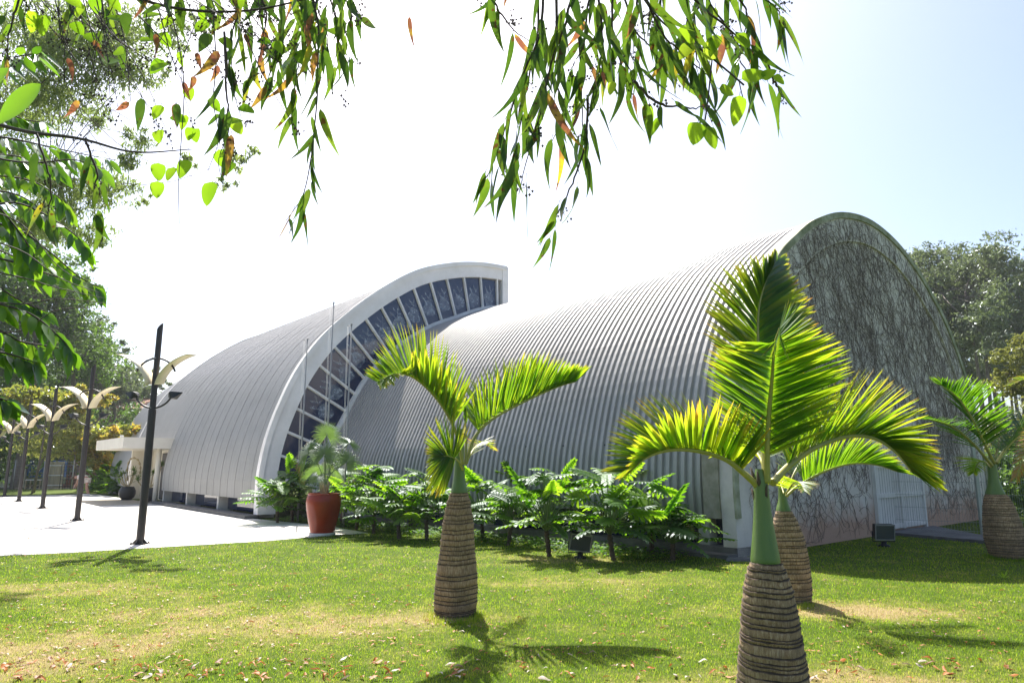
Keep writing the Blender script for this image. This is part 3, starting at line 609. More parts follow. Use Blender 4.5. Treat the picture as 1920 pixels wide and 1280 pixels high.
# palm right behind it
palm('bottle_palm', gnd(1487, 1128)[:2], 'slim-necked bottle palm directly behind the largest palm, trunk bulging beside it',
     interp([(0, .195), (.08, .222), (.25, .232), (.5, .222), (.7, .195), (.88, .14), (1, .085)]), 1.06, 23,
     [(.086, 0), (.08, .03), (.048, .16), (.043, .38), (.035, .5), (.02, .56)], 8, [
     dict(pts=PT([(1474, 930, 8.0), (1500, 908, 8.0), (1550, 882, 7.95), (1600, 869, 7.9), (1645, 872, 7.8), (1682, 884, 7.7)]), up=A(-.1, .1, 1), ln=.50, n=70, vang=55, wd=.024, start=.2, a0=72, a1=20, r0=.018, yellow=-.12, browntip=.3),
     dict(pts=PT([(1476, 925, 8.1), (1490, 885, 8.2), (1512, 850, 8.4), (1540, 800, 8.7), (1560, 770, 8.9)]), up=A(-.5, -.3, .6), ln=.42, n=50, vang=30, wd=.018, r0=.015, yellow=.05),
     dict(pts=PT([(1474, 925, 7.9), (1488, 905, 7.6), (1500, 905, 7.3), (1508, 920, 7.1)]), up=A(.1, -.5, .8), ln=.26, n=36, vang=10, wd=.016, a0=80, a1=25, r0=.010, yellow=.12),
     dict(pts=PT([(1470, 925, 8.1), (1462, 905, 8.3), (1450, 900, 8.5), (1438, 910, 8.6)]), up=A(0, 0, 1), ln=.22, n=28, vang=20, wd=.014, r0=.010, yellow=.25)],
     lean=(-.035, 0))
# palm at the right; its shade is put into the fronds as darker leaflet tints
palm('bottle_palm', gnd(1893, 1045)[:2], 'bottle palm standing in the hall shade by the mesh fence, fronds tinted darker as shade',
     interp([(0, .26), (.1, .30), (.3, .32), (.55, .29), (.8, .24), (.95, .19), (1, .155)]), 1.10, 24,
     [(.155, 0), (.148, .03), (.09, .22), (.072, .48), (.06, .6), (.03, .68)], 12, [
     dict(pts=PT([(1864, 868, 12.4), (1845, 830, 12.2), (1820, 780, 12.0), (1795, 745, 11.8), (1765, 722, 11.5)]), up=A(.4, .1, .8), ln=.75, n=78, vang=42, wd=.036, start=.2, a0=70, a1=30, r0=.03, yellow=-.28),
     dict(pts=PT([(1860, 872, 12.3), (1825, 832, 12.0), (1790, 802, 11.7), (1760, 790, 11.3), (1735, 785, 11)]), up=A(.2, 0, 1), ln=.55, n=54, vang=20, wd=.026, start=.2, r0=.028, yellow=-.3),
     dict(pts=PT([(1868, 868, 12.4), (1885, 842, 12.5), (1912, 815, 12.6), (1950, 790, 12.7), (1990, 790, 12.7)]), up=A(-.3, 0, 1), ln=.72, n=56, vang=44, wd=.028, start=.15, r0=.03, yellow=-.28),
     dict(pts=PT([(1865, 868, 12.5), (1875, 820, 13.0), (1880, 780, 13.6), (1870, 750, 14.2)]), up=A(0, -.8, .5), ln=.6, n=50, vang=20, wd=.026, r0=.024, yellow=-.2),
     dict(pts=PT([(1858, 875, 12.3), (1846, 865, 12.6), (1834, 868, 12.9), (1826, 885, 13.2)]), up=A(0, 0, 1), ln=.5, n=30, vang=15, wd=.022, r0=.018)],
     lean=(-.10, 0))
# palm whose trunk stands outside the frame on the right: its yellow fronds reach in
palm('bottle_palm', (10.6, 12.2), 'palm at the right edge with only yellowing frond tips in view',
     interp([(0, .25), (.3, .28), (.8, .2), (1, .15)]), 1.2, 20, [(.15, 0), (.09, .22), (.07, .5), (.03, .68)], 15, [
     dict(pts=[A(10.6, 12.2, 1.9)]+PT([(2010, 800, 12.1), (1960, 812, 11.8), (1925, 850, 11.5), (1905, 895, 11.3)]), up=A(.1, -.2, 1), ln=.40, n=50, vang=10, wd=.026, yellow=.42, r0=.02, start=.3),
     dict(pts=[A(10.6, 12.2, 1.95)]+PT([(2010, 740, 12.2), (1970, 715, 12.2), (1925, 710, 12.1), (1893, 722, 11.9)]), up=A(.1, 0, 1), ln=.40, n=50, vang=25, wd=.026, yellow=.14, r0=.02, start=.3),
     dict(pts=[A(10.6, 12.2, 1.9), A(10.9, 12.2, 2.5), A(11.5, 12.1, 2.9), A(12, 12, 2.8)], up=A(0, 0, 1), ln=.5, n=40, vang=30, wd=.026)])

# ---------------------------------------------------------------- philodendrons
M_['philo'] = leafmat('lobed_leaf', [(.2, (.020, .058, .008)), (.6, (.058, .13, .014)), (.95, (.18, .29, .03))], [(.2, (.08, .24, .006)), (.55, (.25, .50, .012)), (.95, (.46, .70, .03))], .52, .5, .11, 6)
M_['petiole'] = solid('green_petiole', (.15, .22, .06), (.09, .15, .03), 6, .4)
def philo_template(seedv):
    r = np.random.default_rng(seedv); v, f = [], []
    def strip(p0, dr, L, w0, curl):
        nonlocal v, f
        b0 = len(v); dr = nrm(dr); wv = A(-dr[1], dr[0], 0)
        for k, (s_, w_) in enumerate(((0, 1.15), (.3, .85), (.62, 1.1), (.88, .8), (1, .15))):
            q = A(p0[0], p0[1], p0[2])+dr*L*s_+A(0, 0, -curl*L*s_*s_); q[0:2] += wv[:2]*.05*L*math.sin(s_*5+r.random())
            v += [q-wv*w0*w_*.5+A(0, 0, .012), q, q+wv*w0*w_*.5+A(0, 0, .012)]
        for k in range(4):
            o = b0+k*3; f += [(o, o+1, o+4, o+3), (o+1, o+2, o+5, o+4)]
    n = 9
    for sd in (-1, 1):
        for i in range(n):
            t = i/(n-1); y = -.06+.96*t; a = R(128-100*t**.8); L = (.50-.28*t)*(.9+.2*r.random())*(.75 if i == 0 else 1)
            mid = A(0, y, -.10*y*y); strip(mid, A(sd*math.sin(a), math.cos(a), .10), L, .135-.03*t, .25+.2*r.random())
    b0 = len(v); ys = np.linspace(-.1, 1.05, 7)
    for y in ys: v += [A(-.03*(1.1-y), y, .004-.10*y*y), A(.03*(1.1-y), y, .004-.10*y*y)]
    for k in range(6): f.append((b0+2*k, b0+2*k+1, b0+2*k+3, b0+2*k+2))
    # webbing between lobes near the midrib
    for sd in (-1, 1):
        b0 = len(v); yy = np.linspace(-.10, .98, 9)
        for y in yy: wdt = .22*(1-.75*max(y, 0)); v += [A(0, y, .001-.10*y*y), A(sd*wdt, y+.03, .010-.10*y*y)]
        for k in range(8): f.append((b0+2*k, b0+2*k+1, b0+2*k+3, b0+2*k+2))
    return np.array(v), f
PHT = [philo_template(k) for k in (1, 2, 3, 4)]
def philodendron(x, y, H_, W_, nleaf, seedv, label, stem=True, ls=.46, parent_group='lobed philodendrons along the hall wall', cz=0):
    r = np.random.default_rng(seedv); t = thing('philodendron', (x, y, cz), 0, label, 'plant', parent_group)
    hs = H_*.27 if stem else .08; lean = A(r.normal()*.10, r.normal()*.08, 0)
    if stem:
        b = MB(); zz = np.linspace(-.02, hs, 14); rr = .045+.010*np.sin(np.arange(14)*2.4); b.tube([A(0, 0, z)+lean*z for z in zz], rr, 9); b.build('stem', M_['rust'], t)
    leaf = MB(); pet = MB(); c0 = lean*hs+A(0, 0, hs); byT = {0: [], 1: [], 2: [], 3: []}
    for k in range(nleaf):
        a = k*2.399+r.random()*.6; el = R(14+74*((k+.5)/nleaf)**.75); L = (.42+.58*r.random())*(math.hypot(W_*math.cos(el), (H_-hs)*math.sin(el)))
        d0 = A(math.cos(a)*math.cos(el), math.sin(a)*math.cos(el), math.sin(el)); e = c0+d0*L+A(0, 0, -.18*L*math.cos(el))
        m1 = c0+d0*L*.5+A(0, 0, .07*L); c = catmull([c0, m1, e], 9); pet.tube(c, np.linspace(.013, .006, 9), 5, .5)
        ax = nrm(A(math.cos(a+r.normal()*.35), math.sin(a+r.normal()*.35), -.2+.75*r.random()*math.sin(el)+.2*r.normal())); Nn = nrm(A(0, 0, 1)+A(math.cos(a), math.sin(a), 0)*.5+r.normal(size=3)*.25); X_ = nrm(np.cross(ax, Nn)); Nn = np.cross(X_, ax)
        s_ = ls*(.75+.5*r.random()); byT[k % 4].append((np.stack([X_*s_, ax*s_, Nn*s_]), e, .25+.55*r.random()))
    for k, L_ in byT.items():
        if L_: leaf.scatter(PHT[k][0], PHT[k][1], np.array([q[0] for q in L_]), np.array([q[1] for q in L_]), np.array([q[2] for q in L_]), smooth=True)
    pet.build('petioles', M_['petiole'], t); leaf.build('leaves', M_['philo'], t); return t
PH = [(1030, 1043, 1.55, .62, 22, 'tree philodendron with bare stem and raised bright leaves, left of the floodlight'),
      (1150, 1050, 1.50, .62, 24, 'tree philodendron just right of the tilted floodlight'),
      (1222, 1040, 1.25, .60, 20, 'philodendron with arching leaves behind the right-hand stem of the row'),
      (1262, 1050, .95, .62, 18, 'low philodendron with drooping leaves, last in the row by the hall corner'),
      (953, 1022, 1.30, .62, 20, 'philodendron with dark stem just right of the mid-lawn palm'),
      (905, 1010, 1.35, .7, 22, 'philodendron half hidden behind the mid-lawn palm trunk'),
      (800, 1012, 1.45, .72, 26, 'dense philodendron just left of the mid-lawn palm'),
      (748, 1010, 1.05, .8, 26, 'glossy philodendron with low leaves touching the lawn'),
      (700, 1000, 1.55, .75, 26, 'pale green philodendron right of the red pot'),
      (668, 992, 1.2, .7, 20, 'small philodendron close to the red pot'),
      (640, 985, 1.4, .7, 22, 'philodendron behind the red pot under the glazing'),
      (548, 978, 1.55, .75, 26, 'philodendron between the crescent rim and the red pot'),
      (520, 980, 1.25, .7, 26, 'weeping philodendron at the foot of the white crescent rim'),
      (985, 1003, 1.4, .7, 24, 'philodendron in the back of the bed between two stemmed ones'),
      (1090, 1012, 1.45, .7, 24, 'philodendron against the wall right behind the tilted floodlight'),
      (1185, 1022, 1.35, .6, 22, 'philodendron pressed against the roof sheets near the hall corner'),
      (770, 990, 1.4, .7, 24, 'rear philodendron against the wall left of the mid-lawn palm'),
      (850, 985, 1.6, .8, 22, 'philodendron against the hall wall behind the mid-lawn palm')]
for i, (px, py, h_, w_, n_, lb) in enumerate(PH):
    p = gnd(px, py); philodendron(p[0], p[1], h_*1.07, w_*1.15, int(n_*1.45), 40+i, lb)
for i, (px, py, h_, w_) in enumerate(((200, 925, 1.8, .8), (220, 927, 1.9, .8), (206, 922, 1.9, .9), (236, 927, 1.6, .6), (184, 922, 1.7, .7))):
    p = gnd(px, py); philodendron(p[0], p[1], h_, w_, 46, 70+i, ['lush bush of glossy leaves left of the round black pots', 'tall middle bush of the clump by the entrance', 'rear bush of the clump by the entrance', 'bush of the entrance clump nearest the round pots', 'outermost bush of the clump beside the bending person'][i], False, .50, 'leafy bushes by the entrance')
# low ground cover under the row
gc = MB(); n = 5200; sx = rng.random(n)*(SG-1.5)+.6; vx = -.5-1.25*sx/SG-rng.random(n)**1.3*(1.3); P3 = HM(np.c_[sx, vx, .02+.10*rng.random(n)]); a = rng.random(n)*6.28; s_ = .03+.04*rng.random(n)
Mx = np.zeros((n, 3, 3)); Mx[:, 0, 0] = np.cos(a)*s_; Mx[:, 0, 1] = np.sin(a)*s_; Mx[:, 1, 0] = -np.sin(a)*s_*1.5; Mx[:, 1, 1] = np.cos(a)*s_*1.5; Mx[:, 1, 2] = (rng.random(n)-.3)*s_; Mx[:, 2, 2] = s_
gc.scatter([[0, 0, 0], [.5, .5, .1], [0, 1.1, 0], [-.5, .5, .1]], [(0, 1, 2, 3)], Mx, P3, rng.random(n)*.8); gc.build('ground_cover', M_['philo'], kind='stuff', label='low leafy ground cover beneath the philodendrons along the wall', cat='ground cover')
# small weed on the lawn
for (px, py, lb) in ((1882, 1084, 'tiny pale weed sprouting at the edge of the hall shadow'),):
    p = gnd(px, py); b = MB()
    for k in range(14):
        a = k*2.4; e = R(20+50*(k/14)); d_ = A(math.cos(a)*math.cos(e), math.sin(a)*math.cos(e), math.sin(e)); wv = A(-math.sin(a), math.cos(a), 0)*.012; L = .10+.05*rng.random()
        b.add([d_*.01-wv*.2, d_*L*.6-wv, d_*L, d_*L*.6+wv], [(0, 1, 2, 3)], .9)
    o = b.build('weed', M_['philo'], label=lb, cat='plant'); o.location = p

# ---------------------------------------------------------------- pots
M_['fan'] = leafmat('fan_leaf', [(.2, (.045, .075, .03)), (.7, (.10, .15, .06)), (1, (.30, .20, .10))], [(.2, (.12, .22, .035)), (.7, (.22, .36, .07)), (1, (.45, .22, .10))], .45, .45, .2, 6)
p = gnd(604, 1003); t = thing('red_pot', p, 0, 'large glazed red pot standing on a round stone on the paving edge', 'pot')
pot = [(.0, .06), (.27, .06), (.285, .10), (.31, .22), (.365, .45), (.40, .66), (.405, .80), (.385, .90), (.375, .93), (.385, .945), (.385, .965), (.355, .965), (.34, .90), (.0, .88)]
b = MB(); pp = catmull(np.c_[pot, np.zeros(len(pot))][1:11], 40); b.lathe([(.0, .07)]+[(x, z) for x, z, _ in pp]+[(.34, .965), (.335, .90)], 56); b.build('pot_body', M_['potred'], t)
b = MB(); b.lathe([(.0, .905), (.15, .915), (.25, .90), (.337, .905)], 30, wob=.01); b.build('soil', M_['soil'], t)
b = MB(); b.lathe([(.0, 0), (.30, 0), (.305, .03), (.295, .066), (.0, .068)], 40); b.build('stone_base', M_['concrete'], t)
t = thing('fan_palm', p+A(0, 0, .9), 0, 'silvery green fan palm growing in the large red pot', 'palm')
b = MB(); b.tube([A(-.02, 0, 0), A(0, 0, .1), A(.0, 0, .26)], [.07, .075, .05], 12)
for k in range(9):
    a = k*2.4; q = A(math.cos(a), math.sin(a), 0); b.tube([q*.05+A(0, 0, .03), q*.09+A(0, 0, .2), q*.12+A(0, 0, .34)], [.03, .022, .008], 6)
b.build('trunk', M_['tan'], t)
def fan(mb, hub, nd, upd, Rr, n=46, span=300, seedv=0, brown=.1, fold=.5):
    """palmate leaf around hub: nd = face normal, upd = main axis"""
    r = np.random.default_rng(seedv); nd = nrm(nd); y = nrm(upd-nd*(upd@nd)); x = np.cross(y, nd); v = []; f = []; ti = []
    for k in range(n):
        a = R(-span/2+span*(k+.5)/n); d_ = x*math.sin(a)+y*math.cos(a); L = Rr*(.80+.2*math.cos(a*.5))*(.9+.2*r.random()); wv = nrm(np.cross(nd, d_)); b0 = len(v)
        wmax = L*.56*R(span/n)*.36; br = brown*r.random()
        for s_, w_ in ((.03, .15), (.35, 1.0), (.58, 1.0), (.8, .55), (1, .05)):
            q = hub+d_*L*s_-nd*(.10*L*s_*s_)+A(0, 0, -.13*L*s_*s_*s_*(1+r.random())); w2 = wv*wmax*w_; z = nd*wmax*w_*fold*1.2
            v += [q-w2-z*.5, q+z*.5, q+w2-z*.5]; ti += [.35+.25*r.random()+(br if s_ > .7 else 0)+(.25 if s_ > .95 else 0)]*3
        for s_ in range(4):
            o = b0+s_*3; f += [(o, o+1, o+4, o+3), (o+1, o+2, o+5, o+4)]
    mb.add(np.array(v), np.array(f), np.array(ti), 0, False)
p0 = p+A(0, 0, .9); FA = [((578, 850), -.15, A(-.5, -.75, .35), A(-.5, 0, 1), .53, .5), ((608, 853), -.35, A(.05, -.9, .35), A(.1, 0, 1), .48, .12), ((613, 815), .1, A(.0, -.8, -.1), A(.1, 0, 1), .42, .15), ((650, 866), .1, A(.55, -.7, .4), A(.5, 0, .8), .50, .45), ((655, 830), .35, A(.4, -.3, .6), A(.4, 0, 1), .40, .3), ((628, 880), .35, A(.5, .4, .6), A(.3, .5, .4), .40, .3), ((588, 885), .3, A(-.5, .5, .6), A(-.4, .4, .5), .40, .3), ((596, 892), -.3, A(-.1, -.6, .7), A(-.1, -.7, -.3), .36, .2)]
for i, (px, dy, nd, ud, Rr, br) in enumerate(FA):
    q = at(px[0], px[1], p[1]+dy)-p0; b = MB(); fan(b, q, nd, ud, Rr, seedv=i, brown=br); c = catmull([A(0, 0, .22), A(q[0]*.35, q[1]*.35, q[2]*.55+.12), q], 10); b.tube(c, np.linspace(.014, .008, 10), 6, .5, 1)
    b.build('fan_leaf', [M_['fan'], M_['petiole']], t)
M_['strap'] = leafmat('strap_leaf', [(.2, (.05, .09, .02)), (.8, (.14, .20, .05))], [(.2, (.10, .22, .02)), (.8, (.25, .42, .05))], .4, .3, .2)
for i, (px, py, hd, lb, lb2) in enumerate(((237, 938, [(-.35, 0, .55), (-.1, -.2, .62), (.15, .1, .75), (.3, -.1, .60), (-.5, .1, .45)], 'round dark pot left of the entrance, plant with arching dead leaf', 'spiky rosette shrub in the left round pot'), (278, 942, [(-.55, 0, .35), (-.25, -.1, .45), (.05, .1, .65), (.45, 0, 1.0), (-.4, .1, .6)], 'round dark pot by the entrance column, behind the nearest lamp post', 'spiky rosette shrub leaning right in the pot by the column'))):
    p = gnd(px, py); t = thing('round_pot', p, 0, lb, 'pot', 'round dark pots by the entrance'); b = MB(); b.lathe([(0, 0), (.34, 0), (.36, .03), (.36, .06), (.30, .07)], 36); b.build('saucer', M_['dark'], t)
    b = MB(); b.lathe([(.28, .07), (.42, .18), (.50, .38), (.50, .55), (.44, .70), (.38, .77), (.40, .80), (.35, .80), (.34, .74), (0, .73)], 44); b.build('pot_body', M_['potblack'], t)
    t.scale = (.72, .72, .80); t = thing('rosette_shrub', p+A(0, 0, .60), 0, lb2, 'plant', 'rosette shrubs in the round pots'); b = MB(); l_ = MB(); rr = np.random.default_rng(i+5)
    for (x_, y_, z_) in hd:
        e = A(x_, y_, z_); b.tube(catmull([A(0, 0, 0), e*.5+A(x_*.15, 0, -.05), e], 8), np.linspace(.035, .022, 8), 7)
        for k in range(34):
            a = rr.random()*6.28; el = R(-20+95*rr.random()); d_ = A(math.cos(a)*math.cos(el), math.sin(a)*math.cos(el), math.sin(el)); L = .26+.12*rr.random(); wv = nrm(np.cross(d_, A(0, 0, 1)))*.02
            l_.add([e-wv*.5, e+wv*.5, e+d_*L*.5+wv, e+d_*L*.5-wv, e+d_*L+A(0, 0, -.05)], [(0, 1, 2, 3), (3, 2, 4)], rr.random())
    b.build('stems', M_['tan'], t); l_.build('leaves', M_['strap'], t)
    if i == 0:
        b = MB(); c = catmull([A(-.05, 0, .3), A(-.1, 0, 1.0), A(.05, 0, 1.35), A(.35, 0, 1.28), A(.5, 0, .95), A(.52, 0, .6)], 30); b.tube(c, .035+.02*np.sin(np.arange(30)*1.9), 7); b.build('flower_spike', M_['tan'], t)
# ---------------------------------------------------------------- lamp posts
def lamp_post(loc, label, hs=1.0):
    t = thing('lamp_post', loc, 0, label, 'street lamp', 'row of black lamp posts on the forecourt')
    b = MB(); n = 16; a = np.arange(n)*2*math.pi/n; r0, r1 = .078, .060; v = []
    v += [(r0*math.cos(k), r0*math.sin(k), .0) for k in a]; v += [(r0*math.cos(k), r0*math.sin(k), 2.78) for k in a]
    v += [(r1*1.05*math.cos(k), r1*1.05*math.sin(k), 2.80) for k in a]; v += [(r1*math.cos(k), r1*math.sin(k), 4.60+math.cos(k)*r1*1.35) for k in a]
    f = [(j*n+i, j*n+(i+1) % n, (j+1)*n+(i+1) % n, (j+1)*n+i) for j in range(3) for i in range(n)]+[tuple(range(3*n, 4*n))]
    b.add(v, f, .5, 0, False); b.build('pole', M_['black'], t)
    b = MB(); b.box((-.15, -.15, 0), (.15, .15, .018))
    for k in range(4):
        c, s = math.cos(k*math.pi/2), math.sin(k*math.pi/2); P3 = lambda x, y, z: (x*c-y*s, x*s+y*c, z)
        b.add([P3(.07, -.006, .019), P3(.17, -.006, .019), P3(.07, -.006, .12), P3(.07, .006, .019), P3(.17, .006, .019), P3(.07, .006, .12)], [(0, 1, 2), (3, 5, 4), (0, 3, 4, 1), (1, 4, 5, 2), (0, 2, 5, 3)])
        b.lathe([(0, .018), (.016, .018), (.016, .05), (0, .052)], 8, P3(.12, .12, 0) if k % 2 == 0 else P3(.12, .12, 0))
    b.build('base_plate', M_['black'], t)
    b = MB(); th = np.linspace(R(20), R(160), 22); b.tube([(.44*math.cos(x), 0, 3.46+.44*math.sin(x)) for x in th], .022, 8); b.build('upper_arm', M_['black'], t)
    b = MB(); th = np.linspace(R(205), R(335), 22); b.tube([(.42*math.cos(x), 0, 3.24+.42*math.sin(x)) for x in th], .022, 8); b.build('lower_arm', M_['black'], t)
    for sd in (-1, 1):
        b = MB(); th = np.linspace(R(8), R(72), 18); v = []      # curved reflector
        for x in th:
            cx, cz = sd*(.62*math.cos(x)-.72)*1.0, (.80*math.sin(x)+3.22); cx = -sd*.0+sd*(-.08-.60*(1-math.cos(x)) - .30*math.sin(x)*0) ; cx = sd*(.09+.98*(1-math.cos(x)))
            tx, tz = sd*math.sin(x), math.cos(x); w = .20+.05*(x-th[0]); nx_, nz_ = -sd*tz*.006, tx*sd*.006
            for yy, oz in ((-w, -.03), (w, .03)): v += [(cx, yy, cz+oz), (cx+nx_, yy, cz+oz+nz_)]
        f = []
        for k in range(17):
            o = 4*k; f += [(o, o+2, o+6, o+4), (o+1, o+5, o+7, o+3), (o, o+4, o+5, o+1), (o+2, o+3, o+7, o+6)]
        f += [(0, 1, 3, 2), (68, 70, 71, 69)]
        b.add(v, f, .5, 0, True); b.build('reflector_panel', M_['cream'], t)
        b = MB(); q = A(sd*.39, 0, 3.08); ax = nrm(A(sd*.9, 0, .30)); up_ = A(-ax[2]*1.0, 0, ax[0]); yv = A(0, 1, 0)
        def ring(s_, w_): return [q+ax*s_+yv*w_*y+up_*w_*.75*z for y, z in ((-1, -1), (1, -1), (1, 1), (-1, 1))]
        v = ring(-.06, .03)+ring(.0, .10)+ring(.05, .105)+ring(.24, .006)
        b.add(v, [(3, 2, 1, 0)]+[(j*4+i, j*4+(i+1) % 4, j*4+4+(i+1) % 4, j*4+4+i) for j in range(3) for i in range(4)]+[(12, 13, 14, 15)]); b.build('spotlight', M_['dark'], t)
    b = MB()
    for z in (3.90, 2.82):
        for y in (-.08, .08): b.tube([(0, y*.9, z), (0, y*1.15, z)], .012, 8)
    b.build('bolts', M_['pole'], t)
    return t
LP = ['nearest and tallest-looking black lamp post, its foot at the lawn edge', 'second lamp post back along the forecourt', 'third lamp post back, in front of the beige slatted screen', 'fourth lamp post back, beside the white truck', 'fifth lamp post back, near the left edge', 'farthest lamp post of the row, barely in view']
l0 = lamp_post(gnd(262, 1020), LP[0])
for k, (px, py) in enumerate(((144, 976), (79, 953), (35, 940), (8, 930.5), (-14, 923))):
    c = copy_tree(l0); c.location = gnd(px, py); c['label'] = LP[k+1]
# ---------------------------------------------------------------- flagpoles
def flagpole(x, y, h, label):
    t = thing('flagpole', (x, y, 0), 0, label, 'flagpole', 'slim flagpoles in the planting')
    b = MB(); b.tube([(0, 0, 0), (0, 0, h*.45), (0, 0, h)], [.032, .026, .017], 12); b.lathe([(0, h), (.03, h), (.03, h+.03), (0, h+.04)], 10); b.build('pole', M_['pole'], t)
    b = MB(); b.tube([(0, 0, h-.03), (-.12, 0, h-.03)], .010, 6); b.build('pulley', M_['pole'], t)
    b = MB(); b.tube([(-.11, 0, h-.05), (-.10, .01, h*.5), (-.06, 0, 1.1)], .004, 4); b.tube([(-.09, .02, h-.05), (-.075, .02, h*.5), (-.05, .02, 1.1)], .004, 4); b.build('halyard', M_['white'], t)
for (bx_, by_, tx_, ty_, lb_) in ((558, 977, 571, 636, 'shortest pale flagpole, left of the other two'), (606, 982, 619.5, 568, 'tallest pale flagpole, in the middle of the three behind the red pot'), (643, 987, 664, 609, 'pale flagpole on the right, before the glazing')):
    p = gnd(bx_, by_); flagpole(p[0], p[1], float(at(tx_, ty_, p[1])[2]), lb_)
# ---------------------------------------------------------------- floodlights
def floodlight(loc, rz, tilt, label, roll=0):
    t = thing('floodlight', loc, rz, label, 'floodlight'); Rm = Matrix.Rotation(roll, 3, 'Y') @ Matrix.Rotation(tilt, 3, 'X')
    def M(v): return np.array([(Rm @ Vector(p))+Vector((0, 0, .30)) for p in v])
    b = MB(); w, h = .19, .155; v = [(-w, -.10, -h), (w, -.10, -h), (w, -.10, h), (-w, -.10, h), (-w*.93, .06, -h*.8), (w*.93, .06, -h*.8), (w*.93, .06, h*.9), (-w*.93, .06, h*.9)]
    b.add(M(v), FX if False else [(0, 4, 5, 1), (1, 5, 6, 2), (2, 6, 7, 3), (3, 7, 4, 0), (4, 7, 6, 5)]); b.build('housing', M_['dark'], t)
    b = MB()
    for (x0, z0, x1, z1) in ((-w, -h, w, -h+.018), (-w, h-.018, w, h), (-w, -h+.018, -w+.018, h-.018), (w-.018, -h+.018, w, h-.018)): b.box((x0, -.115, z0), (x1, -.10, z1), M)
    b.build('frame', M_['pole'], t)
    b = MB(); b.add(M([(-w+.018, -.104, -h+.018), (w-.018, -.104, -h+.018), (w-.018, -.104, h-.018), (-w+.018, -.104, h-.018)]), [(0, 1, 2, 3)]); b.build('lens', M_['lens'], t)
    b = MB(); b.tube([(-w-.02, 0, .30), (-w-.02, 0, .10), (w+.02, 0, .10), (w+.02, 0, .30)], .011, 6); b.lathe([(0, 0), (.11, 0), (.11, .03), (.05, .05), (.05, .10), (0, .10)], 16); b.build('bracket', M_['dark'], t)
def lensmat():
    m, nt, p = newmat('lamp_lens'); p.inputs['Base Color'].default_value = (.10, .11, .11, 1); p.inputs['Roughness'].default_value = .22; p.inputs['Metallic'].default_value = .35
    co = coords(nt); wv = N(nt, 'TexWave'); wv.inputs['Scale'].default_value = 12; wv.bands_direction = 'Z'; nt.links.new(co, wv.inputs[0]); bump(nt, wv.outputs[0], p, .2, .01); return m
M_['lens'] = lensmat()
floodlight(gnd(1088, 1046), R(4), R(18), 'square floodlight tilted on its side on the lawn between two philodendrons', R(8))
floodlight(gnd(1658, 1024), R(-6), R(10), 'upright square floodlight on the shaded lawn before the plank door')
p = gnd(1384, 1050); b = MB()
b.add([(p[0]-.25, p[1]-.12, 0), (p[0]+.30, p[1]-.18, 0), (p[0]+.38, p[1]+.1, 0), (p[0]-.15, p[1]+.15, 0), (p[0]-.23, p[1]-.1, .045), (p[0]+.28, p[1]-.16, .05), (p[0]+.35, p[1]+.08, .045), (p[0]-.13, p[1]+.13, .04)], FX)
b.build('stone_slab', M_['slab'], label='flat grey stone slab lying at the hall corner', cat='stone')
# ---------------------------------------------------------------- mesh fence and ramp
def fence(pts, label, h=2.25):
    t = thing('mesh_fence', (0, 0, 0), 0, label, 'fence', 'wire mesh fencing')
    for (x, y) in pts:
        b = MB(); b.box((x-.035, y-.035, 0), (x+.035, y+.035, h+.1)); b.build('post', M_['fencepost'], t)
    for (a, c) in zip(pts[:-1], pts[1:]):
        a = A(*a, 0); c = A(*c, 0); L = np.linalg.norm(c-a); d_ = (c-a)/L; b = MB(); nz_ = np.cross(d_, Z)
        def BX(s0, s1, z0, z1, w): b.box((s0, -w, z0), (s1, w, z1), lambda v: a+v[:, 0:1]*d_+v[:, 1:2]*nz_+v[:, 2:3]*Z)
        for x in np.arange(.06, L-.03, .062): BX(x, x+.004, .08, h, .002)
        for z in (.12, .32, .62, .92, 1.22, 1.52, 1.82, 2.02, 2.2): BX(.04, L-.04, z, z+.007, .0065)
        b.build('mesh_panel', M_['fencewire'], t)
M_['fencepost'] = solid('fence_post_paint', (.42, .44, .38), (.32, .34, .28), 4, .6); M_['fencewire'] = solid('fence_wire', (.28, .30, .27), None, 4, .5)
f1 = gnd(1625, 996)[:2]; f2 = gnd(1844, 1007)[:2]
fence([tuple(f1), tuple(f2), (14.2, 16.8), (18, 17.6), (22, 18.5)], 'green-grey wire mesh fence before the plank door')
b = MB(); q = [H(.1, 5.8, 0), H(-.1, 9.0, 0), gnd(1862, 1012), gnd(1855, 1020), gnd(1672, 1003)]
b.add([A(x[0], x[1], .07) for x in q]+[A(x[0], x[1], -.02) for x in q], [(0, 1, 2, 3, 4)]+[(i, i+5, (i+1) % 5+5, (i+1) % 5) for i in range(5)]); b.build('door_apron', M_['slab'], kind='structure')

